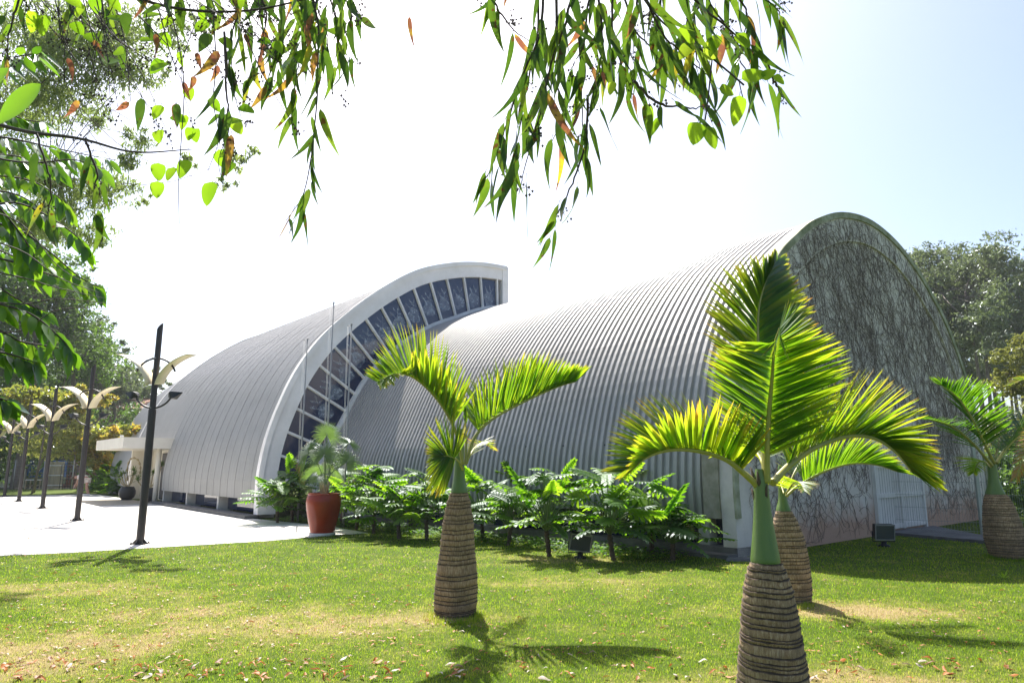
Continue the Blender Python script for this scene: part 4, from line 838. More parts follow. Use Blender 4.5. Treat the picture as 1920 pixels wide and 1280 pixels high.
# ---------------------------------------------------------------- trees
def crown(mb, clumps, nleaf, lsize, r, sub=.42, narrow=.45, hang=.0, tb=.2, tw=.6):
    vol = np.array([c[3]*c[4]*c[5] for c in clumps])**.8; vol /= vol.sum()
    for (cx, cy, cz, rx, ry, rz), w_ in zip(clumps, vol):
        n = int(nleaf*w_); ns = max(6, n//26); d_ = nrm(r.normal(size=(ns, 3))); rad = r.random(ns)**.42
        sc_ = A(cx, cy, cz)+d_*rad[:, None]*A(rx, ry, rz); sr = sub*min(rx, rz)*(.35+.55*r.random(ns)); stn = r.random(ns)*.45+r.random()*.2
        i = r.integers(0, ns, n); off = r.normal(size=(n, 3))*sr[i][:, None]*A(1, 1, .62)*.55; pos = sc_[i]+off; pos[:, 2] = np.maximum(pos[:, 2], .1)
        a = nrm(r.normal(size=(n, 3))+A(0, 0, -hang)); b_ = nrm(np.cross(a, r.normal(size=(n, 3)))); c_ = np.cross(a, b_); L = lsize*(.6+.8*r.random(n))[:, None]
        M = np.stack([b_*L*narrow, a*L, c_*L], 1)
        mb.scatter([[0, -.5, 0], [.5, -.05, .08], [.32, .3, .05], [0, .5, -.05], [-.5, -.05, .08], [-.32, .3, .05]], [(0, 1, 2, 3), (0, 3, 5, 4)], M, pos, np.clip(tb+tw*(stn[i]+.3*r.random(n)), 0, 1))
def tree(name, base, label, cat, group, trunks, clumps, nleaf, lsize, mat, bark='trunkbig', seedv=1, limb=1, **kw):
    r = np.random.default_rng(seedv); t = thing(name, base, 0, label, cat, group); B = A(*base); b = MB()
    for (pts, r0, r1) in trunks:
        c = catmull(np.array(pts, float)-B, 16); b.tube(c, np.linspace(r0, r1, 16), 8)
    # limbs run into the clumps
    for c in clumps:
        tp = np.array(trunks[int(r.integers(len(trunks)))][0][-1], float)-B; e = A(*c[:3])-B; m = (tp+e)/2+r.normal(size=3)*.1*np.linalg.norm(e-tp); b.tube(catmull([tp, m, e], 8), np.linspace(max(.02, trunks[0][2]*.8)*limb, .012*limb, 8), 5)
        for k in range(3):
            d_ = nrm(r.normal(size=3)); b.tube([e, e+d_*A(*c[3:])*.6], [.02*limb, .008*limb], 4)
    b.build('trunk', M_[bark], t); b = MB(); crown(b, [(c[0]-B[0], c[1]-B[1], c[2]-B[2], *c[3:]) for c in clumps], nleaf, lsize, r, **kw); b.build('crown', M_[mat], t); return t
M_['euc_far'] = leafmat('far_eucalyptus_leaf', [(.1, (.05, .07, .035)), (.6, (.13, .16, .085)), (1, (.26, .29, .18))], [(.1, (.10, .15, .05)), (.8, (.28, .35, .13))], .35, .4, .25, .3)
M_['green_far'] = leafmat('far_green_leaf', [(.1, (.03, .06, .012)), (.6, (.07, .12, .025)), (1, (.14, .20, .05))], [(.1, (.08, .18, .02)), (.8, (.22, .36, .05))], .42, .4, .2, .3)
M_['feather'] = leafmat('feathery_leaf', [(.1, (.07, .09, .02)), (.8, (.17, .17, .05))], [(.1, (.18, .22, .03)), (.8, (.36, .36, .07))], .45, .4, .2, .5)
M_['thin_euc'] = leafmat('thin_eucalyptus_leaf', [(.1, (.05, .08, .03)), (.8, (.16, .21, .08))], [(.1, (.16, .26, .05)), (.8, (.42, .52, .12))], .5, .4, .2, .3)
M_['almond'] = leafmat('almond_leaf', [(.0, (.07, .12, .02)), (.4, (.15, .17, .035)), (.7, (.30, .23, .05)), (1, (.50, .16, .015))], [(.0, (.24, .36, .02)), (.4, (.36, .39, .05)), (.7, (.56, .42, .06)), (1, (.85, .30, .03))], .5, .35, .25, .6)
M_['yellowgreen'] = leafmat('yellowish_leaf', [(.1, (.13, .16, .04)), (.6, (.26, .28, .09)), (1, (.44, .42, .18))], [(.1, (.32, .38, .05)), (.8, (.66, .64, .16))], .45, .35, .2, .5)
def EL(px, py, Y, rx, rz, ry=None):
    """ellipsoid clump centred where the photo shows it at distance Y; radii given in metres"""
    p = at(px, py, Y); return (*p, rx, ry or rx, rz)
# right: tall eucalyptus stand
rr_ = np.random.default_rng(31)
ETR = [((1745, 62), [(1745, 500), (1735, 560), (1760, 620), (1720, 600)], 'airy grey-green eucalyptus rising directly behind the arched end wall'), ((1800, 66), [(1790, 530), (1800, 600), (1775, 660), (1815, 500)], 'second tall eucalyptus behind the hall, between the airy one and the rounded crown'),
       ((1850, 60), [(1850, 490), (1875, 540), (1840, 590), (1885, 610), (1860, 650)], 'tallest rounded eucalyptus crown behind the hall on the right'), ((1915, 64), [(1915, 540), (1935, 600), (1905, 660), (1950, 520)], 'eucalyptus cut by the right edge of the view'), ((1780, 76), [(1770, 560), (1790, 680), (1745, 700)], 'dark eucalyptus in the rear of the right-hand stand'), ((1880, 80), [(1890, 600), (1860, 700), (1925, 700)], 'rear eucalyptus with a low dark crown in the right-hand stand'), ((1708, 70), [(1708, 560), (1690, 600)], 'eucalyptus mostly hidden by the hall gable on its left side')]
for i, ((px, Y), cl, lb) in enumerate(ETR):
    bx = at(px, 873, Y)[0]; top = at(px, min(c[1] for c in cl), Y)[2]; clumps = []
    for (cx, cy) in cl:
        clumps.append(EL(cx, cy, Y+rr_.normal()*1.5, 1.7+rr_.random()*.8, 1.5+rr_.random()*.8))
        for k in range(6): clumps.append(EL(cx+rr_.normal()*28, cy+rr_.normal()*30, Y+rr_.normal()*2.5, 1.2+rr_.random()*.7, 1.0+rr_.random()*.6))
    trs = [([(bx+o, Y+q, -.3), (bx+o*1.3+.3, Y+q, top*.4), (bx+o*1.6, Y+q, top*.86)], .22, .07) for o, q in ((0, 0), (1.1, 1), (-1.2, .5))]
    tree('eucalyptus_tree', (bx, Y, 0), lb, 'tree', 'eucalyptus stand behind the hall', trs, clumps, 15000, .33, 'euc_far', seedv=100+i, narrow=.40, sub=.62, hang=.5)
tree('eucalyptus_tree', (58, 84, 0), 'row of far trunks and low crowns beyond the right-hand stand', 'tree', None, [([(x_, 84, 0), (x_+.3, 84, 9), (x_+.6, 84, 16)], .2, .08) for x_ in np.arange(46, 70, 1.9)], [(x_, 86, 17+1.5*math.sin(x_), 3, 3, 3) for x_ in range(45, 70, 4)], 9000, .4, 'euc_far', seedv=140)
# yellowish small tree and shrubs at the right edge
tree('feathery_tree', (24, 30, 0), 'yellow-green feathery tree at the right edge above the palms', 'tree', None, [([(24, 30, 0), (23.5, 30, 3), (22.8, 30, 5)], .15, .06)], [EL(1905, 668, 30, 1.1, .5), EL(1915, 715, 30, 1.3, .6), EL(1890, 700, 30, .7, .25), EL(1935, 640, 30, 1, .4), EL(1900, 735, 30, .6, .3)], 7000, .13, 'feather', seedv=150, sub=.5)
for i, (px, py, Y, rx, rz, n_, m, lb) in enumerate(((1905, 870, 24, 1.5, 1.2, 7000, 'green_far', 'leafy shrub behind the mesh fence at the right edge'), (1868, 905, 26, 1.0, 1.1, 5000, 'green_far', 'shrub seen between the shaded palm and the gable end'), (1960, 900, 22, 1.6, 1.3, 6000, 'green_far', 'shrub just outside the fence, cut by the right edge'), (1900, 800, 34, 2.4, 1.8, 8000, 'feather', 'pale bush rising behind the shaded palm'))):
    p = at(px, py, Y); tree('shrub', (p[0], Y, 0), lb, 'shrub', 'shrubs beyond the mesh fence', [([(p[0], Y, 0), (p[0], Y, p[2]*.6)], .05, .03)], [(p[0]+dx, Y+.3*dx, p[2]*(1-.25*abs(dx)), rx*.6, rx*.6, rz*.75) for dx in (-.6*rx, 0, .6*rx)]+[(p[0], Y, .7, rx, rx*.7, .7)], n_, .17, m, seedv=160+i, sub=.5)
# left: dense trees beyond the street
LT = [((30, 50), [(20, 480), (60, 520), (30, 560), (90, 560), (10, 620)], 5.2, 'green_far', 'tall dense tree at the far left, highest of the left-hand wood'), ((110, 56), [(110, 600), (80, 640), (150, 640), (130, 560), (175, 680)], 4.6, 'green_far', 'sunlit round tree behind the second lamp post'), ((195, 64), [(190, 690), (165, 655), (215, 715), (150, 700)], 4.0, 'euc_far', 'greyish tree sloping down towards the hall roof'), ((235, 72), [(235, 720), (255, 735), (215, 740)], 3.2, 'euc_far', 'small distant tree just left of the tall vault'), ((50, 62), [(50, 700), (90, 730), (10, 720), (30, 780)], 5.0, 'green_far', 'dark lower tree behind the far lamp posts'), ((-60, 48), [(-60, 480), (-30, 560), (-90, 640), (-40, 700)], 5.4, 'green_far', 'tree at the left edge behind the overhanging leaves'), ((130, 70), [(130, 720), (170, 745), (90, 760)], 4.0, 'euc_far', 'rear tree in the gap above the red building'), ((0, 75), [(0, 800), (60, 820), (-60, 800)], 5.0, 'euc_far', 'shadowy low tree behind the street')]
for i, ((px, Y), cl, rad, m, lb) in enumerate(LT):
    bx = at(px, 873, Y)[0]; top = at(px, min(c[1] for c in cl), Y)[2]; clumps = []
    for (cx, cy) in cl:
        clumps.append(EL(cx, cy, Y+rr_.normal()*1.5, rad*.62, rad*.55))
        for k in range(4): clumps.append(EL(cx+rr_.normal()*32, cy+rr_.normal()*30, Y+rr_.normal()*2, rad*.30, rad*.24))
    for k in range(4): clumps.append((bx+rr_.normal()*3, Y+2, top*.12+top*.35*rr_.random(), rad*.5, rad*.5, rad*.45))
    tree('broadleaf_tree', (bx, Y, -.6), lb, 'tree', 'trees beyond the street on the left', [([(bx, Y, -.6), (bx+.5, Y, top*.45), (bx-.2, Y, top*.8)], .3, .08)], clumps, 14000, .32, m, seedv=200+i, sub=.5)
tree('almond_tree', (*gnd(185, 915)[:2], 0), 'small tree with orange and yellow leaves beside the entrance canopy', 'tree', None, [([gnd(157, 918), at(157, 870, 44), at(160, 820, 44)], .14, .08)],
     [EL(185, 822, 42, 1.5, .55), EL(215, 815, 40, 1.4, .4), EL(240, 806, 39, 1.1, .3), EL(180, 850, 42, .9, .5), EL(195, 868, 41, .6, .4), EL(160, 835, 43, 1, .5), EL(205, 838, 40, .7, .3)], 4200, .30, 'almond', seedv=230, sub=1.3, narrow=.6, tb=.22, tw=.7)
tree('almond_tree', (*gnd(100, 922)[:2], 0), 'wide yellow-green almond tree in front of the red building', 'tree', None, [([gnd(60, 925), at(75, 860, 40), at(85, 800, 40)], .06, .04)],
     [EL(60, 740, 41, 1.6, .4), EL(100, 752, 41, 1.5, .45), EL(140, 748, 41, 1.2, .4), EL(40, 765, 41, 1.3, .5), EL(175, 752, 41, .9, .3), EL(200, 745, 41, .6, .2), EL(120, 775, 41, 1.2, .4), EL(150, 730, 41, .7, .2)], 5200, .26, 'almond', seedv=231, sub=1.3, narrow=.6, tb=.1, tw=.75)
tree('small_tree', (*gnd(65, 922)[:2], 0), 'slender leaning tree with pale trunk and fine grey-green foliage behind the lamp posts', 'tree', None, [([gnd(64, 923), at(72, 880, 41), at(84, 855, 41), at(92, 830, 41)], .055, .035), ([gnd(145, 920), at(142, 880, 41), at(140, 850, 41)], .04, .03)],
     [EL(90, 820, 41, 1.6, .7), EL(125, 810, 41, 1.5, .8), EL(60, 845, 41, 1.2, .5), EL(150, 840, 41, 1.1, .6), EL(110, 848, 41, 1.4, .4), EL(40, 800, 41, 1.0, .5), EL(135, 785, 41, 1.1, .4)], 4200, .20, 'yellowgreen', seedv=232, sub=1.1)
# ---------------------------------------------------------------- far left: building, truck, screen, person
t = thing('brick_building', (0, 0, 0), 0, 'red-brown building with a pale clay tile roof beyond the trees', 'building'); x0, x1 = at(90, 780, 68)[0], at(212, 780, 68)[0]
b = MB(); b.box((x0, 68, -.6), (x1, 76, 7.2)); b.build('wall', M_['brick'], t)
rf = MB(); e0, e1 = x0-.8, at(262, 780, 67)[0]; zz = 7.15
rows = 16
for k in range(rows):
    y_ = 67.2+k*.30; z_ = zz+k*.09; n_ = 90; xx = np.linspace(e0+k*.05, e1-k*.02, n_); w_ = .035*np.abs(np.sin(np.arange(n_)*math.pi/2))
    v = np.concatenate([np.c_[xx, np.full(n_, y_), z_+.03+w_], np.c_[xx, np.full(n_, y_+.30), z_+.09+w_], np.c_[xx, np.full(n_, y_), z_-.02+w_*0]])
    rf.add(v, np.array([(i, i+1, n_+i+1, n_+i) for i in range(n_-1)]+[(2*n_+i, 2*n_+i+1, i+1, i) for i in range(n_-1)]))
rf.box((e0, 67.3, zz-.2), (e1, 67.42, zz-.021)); rf.build('tile_roof', M_['tile'], t)
for px in (120, 178): xx = at(px, 830, 68)[0]; b = MB(); b.box((xx-.6, 67.95, 3.0), (xx+.6, 67.998, 4.6)); b.build('window', M_['glass'], t)
t = thing('truck', (at(13, 900, 54)[0], 54, -.62), 0, 'small cream box truck with a blue and green painted body, parked on the street', 'truck', None)
def TB(n_, m, *boxes, par=t):
    b = MB()
    for q in boxes: b.box(*q)
    return b.build(n_, M_[m], par)
sx_ = 1.32
b = MB(); prof = [(0, .55), (0, 1.35), (.22, 2.05), (.36, 2.28), (1.35, 2.30), (1.35, .55)]; b.add([(x, y, z) for y in (0, 1.9) for x, z in prof], [tuple(range(6)), tuple(range(11, 5, -1))]+[(i, i+6, (i+1) % 6+6, (i+1) % 6) for i in range(6)]); cab = b.build('cab', M_['canopy'], t)
b = MB(); b.add([(.42, -.006, 1.45), (1.1, -.006, 1.45), (1.1, -.006, 2.05), (.55, -.006, 2.05)], [(0, 1, 2, 3)]); b.build('side_window', M_['glass'], cab)
b = MB(); b.add([(-.006, .12, 1.38), (-.006, 1.78, 1.38), (.215, 1.72, 2.08), (.215, .18, 2.08)], [(0, 1, 2, 3)]); b.build('windscreen', M_['glass'], cab)
TB('mirror', 'dark', ((.12, -.14, 1.1), (.24, -.05, 1.6)), par=cab); TB('bumper', 'rubber', ((-.05, 0, .3), (.05, 1.9, .549)))
TB('chassis', 'rubber', ((.05, .3, .40), (3.2, 1.6, .62)))
b = MB(); b.box((1.5, -.02, 1.35), (3.3, 1.95, 2.65)); bd = b.build('box_body', M_['blue'], t); TB('lower_body', 'green', ((1.5, -.022, .8), (3.3, 1.95, 1.349)))
b = MB()
for (cx, cz, w_, h_, a) in ((2.0, 2.25, .16, .09, .5), (2.2, 2.05, .12, .14, -.4), (2.45, 1.95, .2, .08, .8), (1.75, 1.7, .1, .1, 0), (2.9, 2.2, .2, .07, .2)):
    th = np.linspace(0, 6.283, 12, endpoint=False); rr = 1+.3*np.sin(3*th+cx); b.add([(cx+w_*c*math.cos(a)-h_*s*math.sin(a), -.026, cz+w_*c*math.sin(a)+h_*s*math.cos(a)) for c, s in zip(np.cos(th)*rr, np.sin(th)*rr)], [tuple(range(12))])
b.build('painted_motif', M_['white'], bd)
for x_ in (.72, 2.7):
    for y_ in (.12, 1.75):
        b = MB(); th = np.linspace(0, 6.283, 20, endpoint=False); v = [(x_+.38*math.cos(k), y_-.12, .38+.38*math.sin(k)) for k in th]+[(x_+.38*math.cos(k), y_+.12, .38+.38*math.sin(k)) for k in th]
        b.add(v, [tuple(range(20)), tuple(range(39, 19, -1))]+[(i, i+20, (i+1) % 20+20, (i+1) % 20) for i in range(20)]); b.build('wheel', M_['rubber'], t)
t = thing('white_van', (at(-12, 900, 53)[0], 53, -.62), 0, 'white vehicle tail showing at the left edge in front of the truck', 'van')
TB('body', 'white', ((-2.2, 0, .35), (.9, 1.7, 1.05)), ((-1.8, .1, 1.051), (.8, 1.6, 1.6)), par=t); TB('window', 'glass', ((-1.6, .085, 1.1), (.5, .099, 1.5)), par=t)
for x_ in (-1.6, .3):
    b = MB(); th = np.linspace(0, 6.283, 20, endpoint=False); v = [(x_+.31*math.cos(k), -.03, .31+.31*math.sin(k)) for k in th]+[(x_+.31*math.cos(k), .2, .31+.31*math.sin(k)) for k in th]
    b.add(v, [tuple(range(20)), tuple(range(39, 19, -1))]+[(i, i+20, (i+1) % 20+20, (i+1) % 20) for i in range(20)]); b.build('wheel', M_['rubber'], t)
xa, xb = at(91, 890, 50)[0], at(118, 890, 50)[0]; t = thing('slatted_screen', (xa, 50, -.1), 0, 'tall beige slatted screen between lamp posts', 'screen')
b = MB(); k = 0
for x_ in np.arange(0, xb-xa, .13): b.box((x_, .0+.02*(k % 2), 0), (x_+.115, .04+.02*(k % 2), 2.0)); k += 1
b.build('boards', M_['tan'], t); b = MB()
for z in (.3, 1.0, 1.7): b.box((0, -.06, z), (xb-xa, -.002, z+.07))
b.build('rails', M_['canopy'], t)
t = thing('work_table', (at(46, 900, 48)[0], 48, -.05), 0, 'plain white-topped table standing on the grass in front of the truck', 'table')
TB('table_top', 'white', ((0, 0, .68), (.78, .6, .72)), par=t)
for x_ in (.06, .72):
    for y_ in (.06, .54): TB('leg', 'tan', ((x_-.03, y_-.03, 0), (x_+.03, y_+.03, .679)), par=t)
xa, xb = at(114, 890, 49)[0], at(150, 890, 49)[0]; t = thing('metal_gate', (xa, 49, -.05), 0, 'dark open-framed gate between the beige screen and the bushes', 'gate')
b = MB()
for x_ in np.linspace(0, xb-xa, 8): b.tube([(x_, 0, 0), (x_, 0, 1.75)], .022, 5)
for z in (.25, .75, 1.25, 1.72): b.tube([(0, 0, z), (xb-xa, 0, z)], .02, 5)
b.build('bars', M_['dark'], t)
t = thing('wire_fence', (-46, 47.5, 0), 0, 'thin wire boundary fence along the far edge of the lawn on the left', 'fence', None); b = MB()
for x_ in np.arange(0, 20, 2.0): b.tube([(x_, 0, 0), (x_, 0, 2.0)], .03, 5)
b.build('posts', M_['pole'], t); b = MB()
for z in np.arange(.1, 2.0, .22): b.tube([(0, 0, z), (18, 0, z)], .004, 3)
for x_ in np.arange(0, 18, .22): b.tube([(x_, 0, .1), (x_, 0, 1.98)], .003, 3)
b.build('wires', M_['fencewire'], t)
t = thing('boundary_wall', (-48, 46, 0), 0, 'low dark kerb wall running along the far edge of the lawn on the left', 'wall'); b = MB(); b.box((-10, 5, -.3), (26, 5.2, .05)); b.build('wall', M_['slab'], t)
# person bending behind the second lamp post
def person():
    p = gnd(161, 928.5); t = thing('person', p, R(25), 'person in a pale top and shorts bending forward beside the bushes', 'person')
    J = {'pelvis': (0, 0, .86), 'spine': (-.14, 0, 1.02), 'chest': (-.36, 0, 1.08), 'neck': (-.52, 0, 1.02), 'head': (-.62, 0, .96), 'htop': (-.72, 0, .90),
         'hipL': (0, .10, .83), 'kneeL': (-.05, .11, .46), 'ankL': (.07, .11, .09), 'toeL': (-.10, .12, .04), 'hipR': (0, -.10, .83), 'kneeR': (.02, -.12, .47), 'ankR': (.16, -.12, .09), 'toeR': (.0, -.13, .04),
         'shL': (-.42, .18, 1.02), 'elL': (-.44, .20, .74), 'wrL': (-.52, .17, .50), 'shR': (-.42, -.18, 1.02), 'elR': (-.46, -.20, .74), 'wrR': (-.56, -.17, .52)}
    E = [('pelvis', 'spine'), ('spine', 'chest'), ('chest', 'neck'), ('neck', 'head'), ('head', 'htop'), ('pelvis', 'hipL'), ('hipL', 'kneeL'), ('kneeL', 'ankL'), ('ankL', 'toeL'), ('pelvis', 'hipR'), ('hipR', 'kneeR'), ('kneeR', 'ankR'), ('ankR', 'toeR'), ('chest', 'shL'), ('shL', 'elL'), ('elL', 'wrL'), ('chest', 'shR'), ('shR', 'elR'), ('elR', 'wrR')]
    rad = dict(pelvis=.14, spine=.13, chest=.15, neck=.06, head=.095, htop=.07, hipL=.10, hipR=.10, kneeL=.062, kneeR=.062, ankL=.042, ankR=.042, toeL=.035, toeR=.035, shL=.06, shR=.06, elL=.042, elR=.042, wrL=.03, wrR=.03)
    verts = []; rs = []; ed = []; ix = {}
    for k in J: ix[k] = len(verts); verts.append(J[k]); rs.append(rad[k])
    for a, c in E: ed.append((ix[a], ix[c]))
    for w_, sgn in (('wrL', 1), ('wrR', -1)):   # five fingers each
        base = A(*J[w_]); pi = len(verts); verts.append(tuple(base+A(-.03, 0, -.07))); rs.append(.028); ed.append((ix[w_], pi))
        for k in range(5):
            o = A(.0, (k-2)*.017, -.02) if k < 4 else A(.035, sgn*-.02, .03); q1 = len(verts); verts.append(tuple(base+A(-.03, 0, -.07)+o)); rs.append(.009); ed.append((pi, q1))
            q2 = len(verts); verts.append(tuple(base+A(-.03, 0, -.07)+o+A(-.015, 0, -.06 if k < 4 else -.035))); rs.append(.007); ed.append((q1, q2))
    def skin(nm, vs, es, rs_, mat, par):
        me = bpy.data.meshes.new(nm); me.from_pydata(vs, es, [])
        o = bpy.data.objects.new(nm, me); link(o, par); m = o.modifiers.new('Skin', 'SKIN'); m.use_smooth_shade = True
        for k, r_ in enumerate(rs_): me.skin_vertices[0].data[k].radius = (r_, r_)
        me.skin_vertices[0].data[0].use_root = True; s_ = o.modifiers.new('Sub', 'SUBSURF'); s_.levels = 1; s_.render_levels = 1; me.materials.append(M_[mat]); return o
    skin('body', verts, ed, rs, 'skin', t)
    skin('shirt', [J['pelvis'], J['spine'], J['chest'], (-.46, 0, 1.05), J['shL'], (-.43, .195, .86), J['shR'], (-.43, -.195, .86)], [(0, 1), (1, 2), (2, 3), (2, 4), (4, 5), (2, 6), (6, 7)], [.155, .155, .17, .09, .08, .065, .08, .065], 'cloth', t)
    skin('shorts', [(0, 0, .88), (0, .10, .83), (-.025, .105, .62), (0, -.10, .83), (.01, -.11, .62)], [(0, 1), (1, 2), (0, 3), (3, 4)], [.16, .12, .10, .12, .10], 'cloth', t)
    b = MB(); th = np.linspace(0, 6.283, 14, endpoint=False); c = A(-.69, 0, .94)
    b.lathe([(0, .10), (.07, .085), (.105, .03), (.11, -.03), (.09, -.07)], 14, c); b.build('hair', M_['rust'], t)
    for y_, xo in ((.115, -.02), (-.125, .07)):
        b = MB(); b.box((xo-.14, y_-.05, 0), (xo+.13, y_+.05, .09)); b.build('shoe', M_['white'], t)
person()

# ---------------------------------------------------------------- overhanging foliage
M_['euc'] = leafmat('eucalyptus_leaf', [(.1, (.022, .045, .010)), (.5, (.055, .095, .018)), (.75, (.12, .16, .03)), (.9, (.34, .24, .03)), (1, (.20, .085, .045))], [(.1, (.04, .10, .010)), (.5, (.12, .23, .015)), (.75, (.28, .40, .03)), (.9, (.70, .50, .03)), (1, (.30, .11, .055))], .5, .3, .25, 20, spots=34)
M_['round'] = leafmat('vine_leaf', [(.1, (.04, .09, .010)), (.9, (.12, .19, .02))], [(.1, (.18, .40, .010)), (.6, (.38, .62, .02)), (1, (.58, .74, .05))], .62, .35, .15, 12)
M_['deadleaf'] = leafmat('dead_leaf', [(.1, (.10, .045, .028)), (.6, (.22, .10, .055)), (1, (.34, .24, .17))], [(.1, (.22, .07, .03)), (.8, (.38, .15, .06))], .4, .5, .1, 20)
M_['glossyleaf'] = leafmat('glossy_leaf', [(.1, (.022, .055, .010)), (.9, (.07, .13, .02))], [(.1, (.07, .20, .01)), (.7, (.24, .48, .02)), (1, (.40, .62, .03))], .5, .28, .4, 8)
M_['fruit'] = solid('seed_capsule', (.03, .022, .018), None, 20, .7)
def leaf_blade(mb, p, d_, nrm_, L, W, bend=.25, sick=.2, tint=.5, r=None, pet=.08, mat=0, shape='euc', seg=9, twist=0.):
    r = r or rng; d_ = nrm(d_); x = nrm(np.cross(d_, nrm_)); nn = np.cross(x, d_); v = []
    if pet: mb.tube([p, p+d_*L*pet], [.0016, .0012], 3, tint, 1, cap=False); p = p+d_*L*pet
    for k in range(seg+1):
        t = k/seg
        if shape == 'euc': w_ = (math.sin(math.pi*min(1, t**.62)))**.9*(1-.25*t)+.02
        elif shape == 'round': w_ = math.sin(math.pi*t**.62)**.62 if 0 < t < 1 else .02
        else: w_ = math.sin(math.pi*t**.75)**.85*(1 if t < .8 else 1-.4*(t-.8)/.2) if 0 < t < 1 else .02
        a = twist*t; xw = x*math.cos(a)+nn*math.sin(a); nw = nn*math.cos(a)-x*math.sin(a)
        q = p+d_*L*t+x*sick*L*(t*t-t*.2)+nn*(-bend)*L*t*t*.5; wave = .04*L*math.sin(t*9+p[0]*50)*.3
        v += [q-xw*W*.5*w_+nw*(W*.10*w_+wave*.3), q, q+xw*W*.5*w_+nw*(W*.10*w_-wave*.3)]
    f = [(o, o+1, o+4, o+3) for o in range(0, 3*seg, 3)]+[(o+1, o+2, o+5, o+4) for o in range(0, 3*seg, 3)]
    mb.add(v, np.array(f), tint, mat, True)
def strand(tw, lf, pts, nl, L, W, r, kind='euc', t0=.1, rad=(.005, .0015), brown=.06, spread=.5, hang=1.0, dd=.12, tipcl=True):
    c = catmull(pts, 26); c += np.cumsum(r.normal(size=c.shape)*.0025, axis=0); tw.tube(c, np.linspace(rad[0], rad[1], 26), 5, .5)
    for k in range(nl):
        t = t0+(1-t0)*(k+.6*r.random())/nl; i = min(25, int(t*25)); p = c[i]; T = nrm(c[min(25, i+1)]-c[max(0, i-1)]); a = r.random()*6.283
        if kind == 'euc':
            d_ = nrm(T*.35+A(math.cos(a), math.sin(a)*.8, 0)*spread*(.3+.7*r.random())+A(0, 0, -hang)); q = p+r.normal(size=3)*.012
            side = nrm(A(r.normal()*.5, -1+r.normal()*.5, r.normal()*.3)); b_ = r.random() < brown
            tv_ = (.97 if b_ else (.80 if r.random() < .03 else .15+.50*r.random()))
            leaf_blade(lf, q, d_, side, L*(.65+.6*r.random()), W*(.7+.6*r.random()), .25*r.normal(), (.10+.25*r.random())*r.choice([-1, 1]), tv_, r, .1, 0, 'euc', 10, r.normal()*.9)
        else:
            d_ = nrm(T*.3+A(math.cos(a), math.sin(a), 0)*.8+A(0, 0, -.5*hang+.2*r.normal())); side = nrm(A(r.normal()*.5, -1+r.normal()*.4, .5))
            leaf_blade(lf, p, d_, side, L*(.7+.5*r.random()), W*(.75+.5*r.random()), .2*r.normal(), .03*r.normal(), .2+.7*r.random(), r, .25, 0, kind, 8)
def cluster(tw, p, r, n=8):
    for k in range(n):
        q = p+r.normal(size=3)*.018; s_ = .0042+.002*r.random(); tw.tube([p, q], .0009, 3, .5, 0, cap=False)
        tw.add(q+A(*[0]*3)+np.array([[s_, 0, 0], [-s_, 0, 0], [0, s_, 0], [0, -s_, 0], [0, 0, s_*1.2], [0, 0, -s_*1.4]]), [(0, 2, 4), (2, 1, 4), (1, 3, 4), (3, 0, 4), (2, 0, 5), (1, 2, 5), (3, 1, 5), (0, 3, 5)], .5, 0)
r = np.random.default_rng(77)
# (a) middle eucalyptus branch
t = thing('eucalyptus_branch', at(1180, -160, 2.3), 0, 'hanging eucalyptus branch with long sickle leaves, top centre of the view', 'branch', 'eucalyptus branches overhanging the lawn'); B0 = np.array(t.location)
tw = MB(); lf = MB()
SM = [([(1010, -60), (1004, 60), (985, 150), (968, 240), (950, 330)], 22), ([(1020, -50), (1012, 60), (975, 150), (945, 240), (925, 300), (900, 350)], 22), ([(1040, -50), (1050, 60), (1030, 140), (1010, 250), (985, 360)], 20),
      ([(1090, -60), (1070, 40), (1040, 120), (1060, 200), (1040, 260)], 18), ([(1060, -40), (1085, 60), (1095, 150), (1100, 240), (1090, 290)], 16), ([(1110, -50), (1130, 60), (1125, 120), (1110, 200)], 16),
      ([(1150, -50), (1150, 50), (1170, 120), (1180, 160)], 14), ([(1100, 180), (1096, 260), (1075, 340), (1045, 400), (1012, 462)], 13), ([(1180, -60), (1220, 20), (1250, 80), (1290, 120), (1330, 150)], 16), ([(1250, -50), (1300, 5), (1350, 45), (1390, 80), (1415, 115)], 12),
      ([(1200, -50), (1200, 30), (1190, 90), (1210, 140)], 14), ([(1300, -60), (1330, 0), (1370, 60), (1400, 130), (1425, 170)], 13), ([(1380, -60), (1420, -20), (1460, 10), (1470, 40)], 12), ([(1340, -60), (1300, 20), (1270, 70), (1240, 90)], 14),
      ([(980, -60), (930, -20), (900, 0)], 5), ([(900, -40), (930, 0), (960, 40), (1000, 70)], 5), ([(1330, -50), (1380, -10), (1400, 30), (1380, 80)], 12), ([(1190, 150), (1240, 190), (1290, 200), (1320, 205)], 7), ([(1120, -40), (1100, 20), (1090, 80), (1070, 130)], 14),
      ([(1440, 120), (1455, 150), (1462, 170), (1458, 185)], 6), ([(1230, -50), (1240, 20), (1230, 60), (1250, 110)], 14), ([(1280, -50), (1290, 30), (1305, 80), (1310, 115)], 12), ([(1160, -40), (1190, 60), (1230, 110), (1270, 150)], 12)]
for k, (pl, nl) in enumerate(SM):
    nl = int(nl*.82)
    Y = min(2.75, max(2.12, 2.35+.27*r.normal())); pts = [at(x, y, Y+.06*i)-B0 for i, (x, y) in enumerate(pl)]; strand(tw, lf, pts, nl, .195, .029, r, t0=.10, brown=.025, spread=.75, rad=(.006, .0016))
    for j in range(2): cluster(tw, np.array(pts[int(r.integers(1, len(pts)))])+r.normal(size=3)*.010, r)
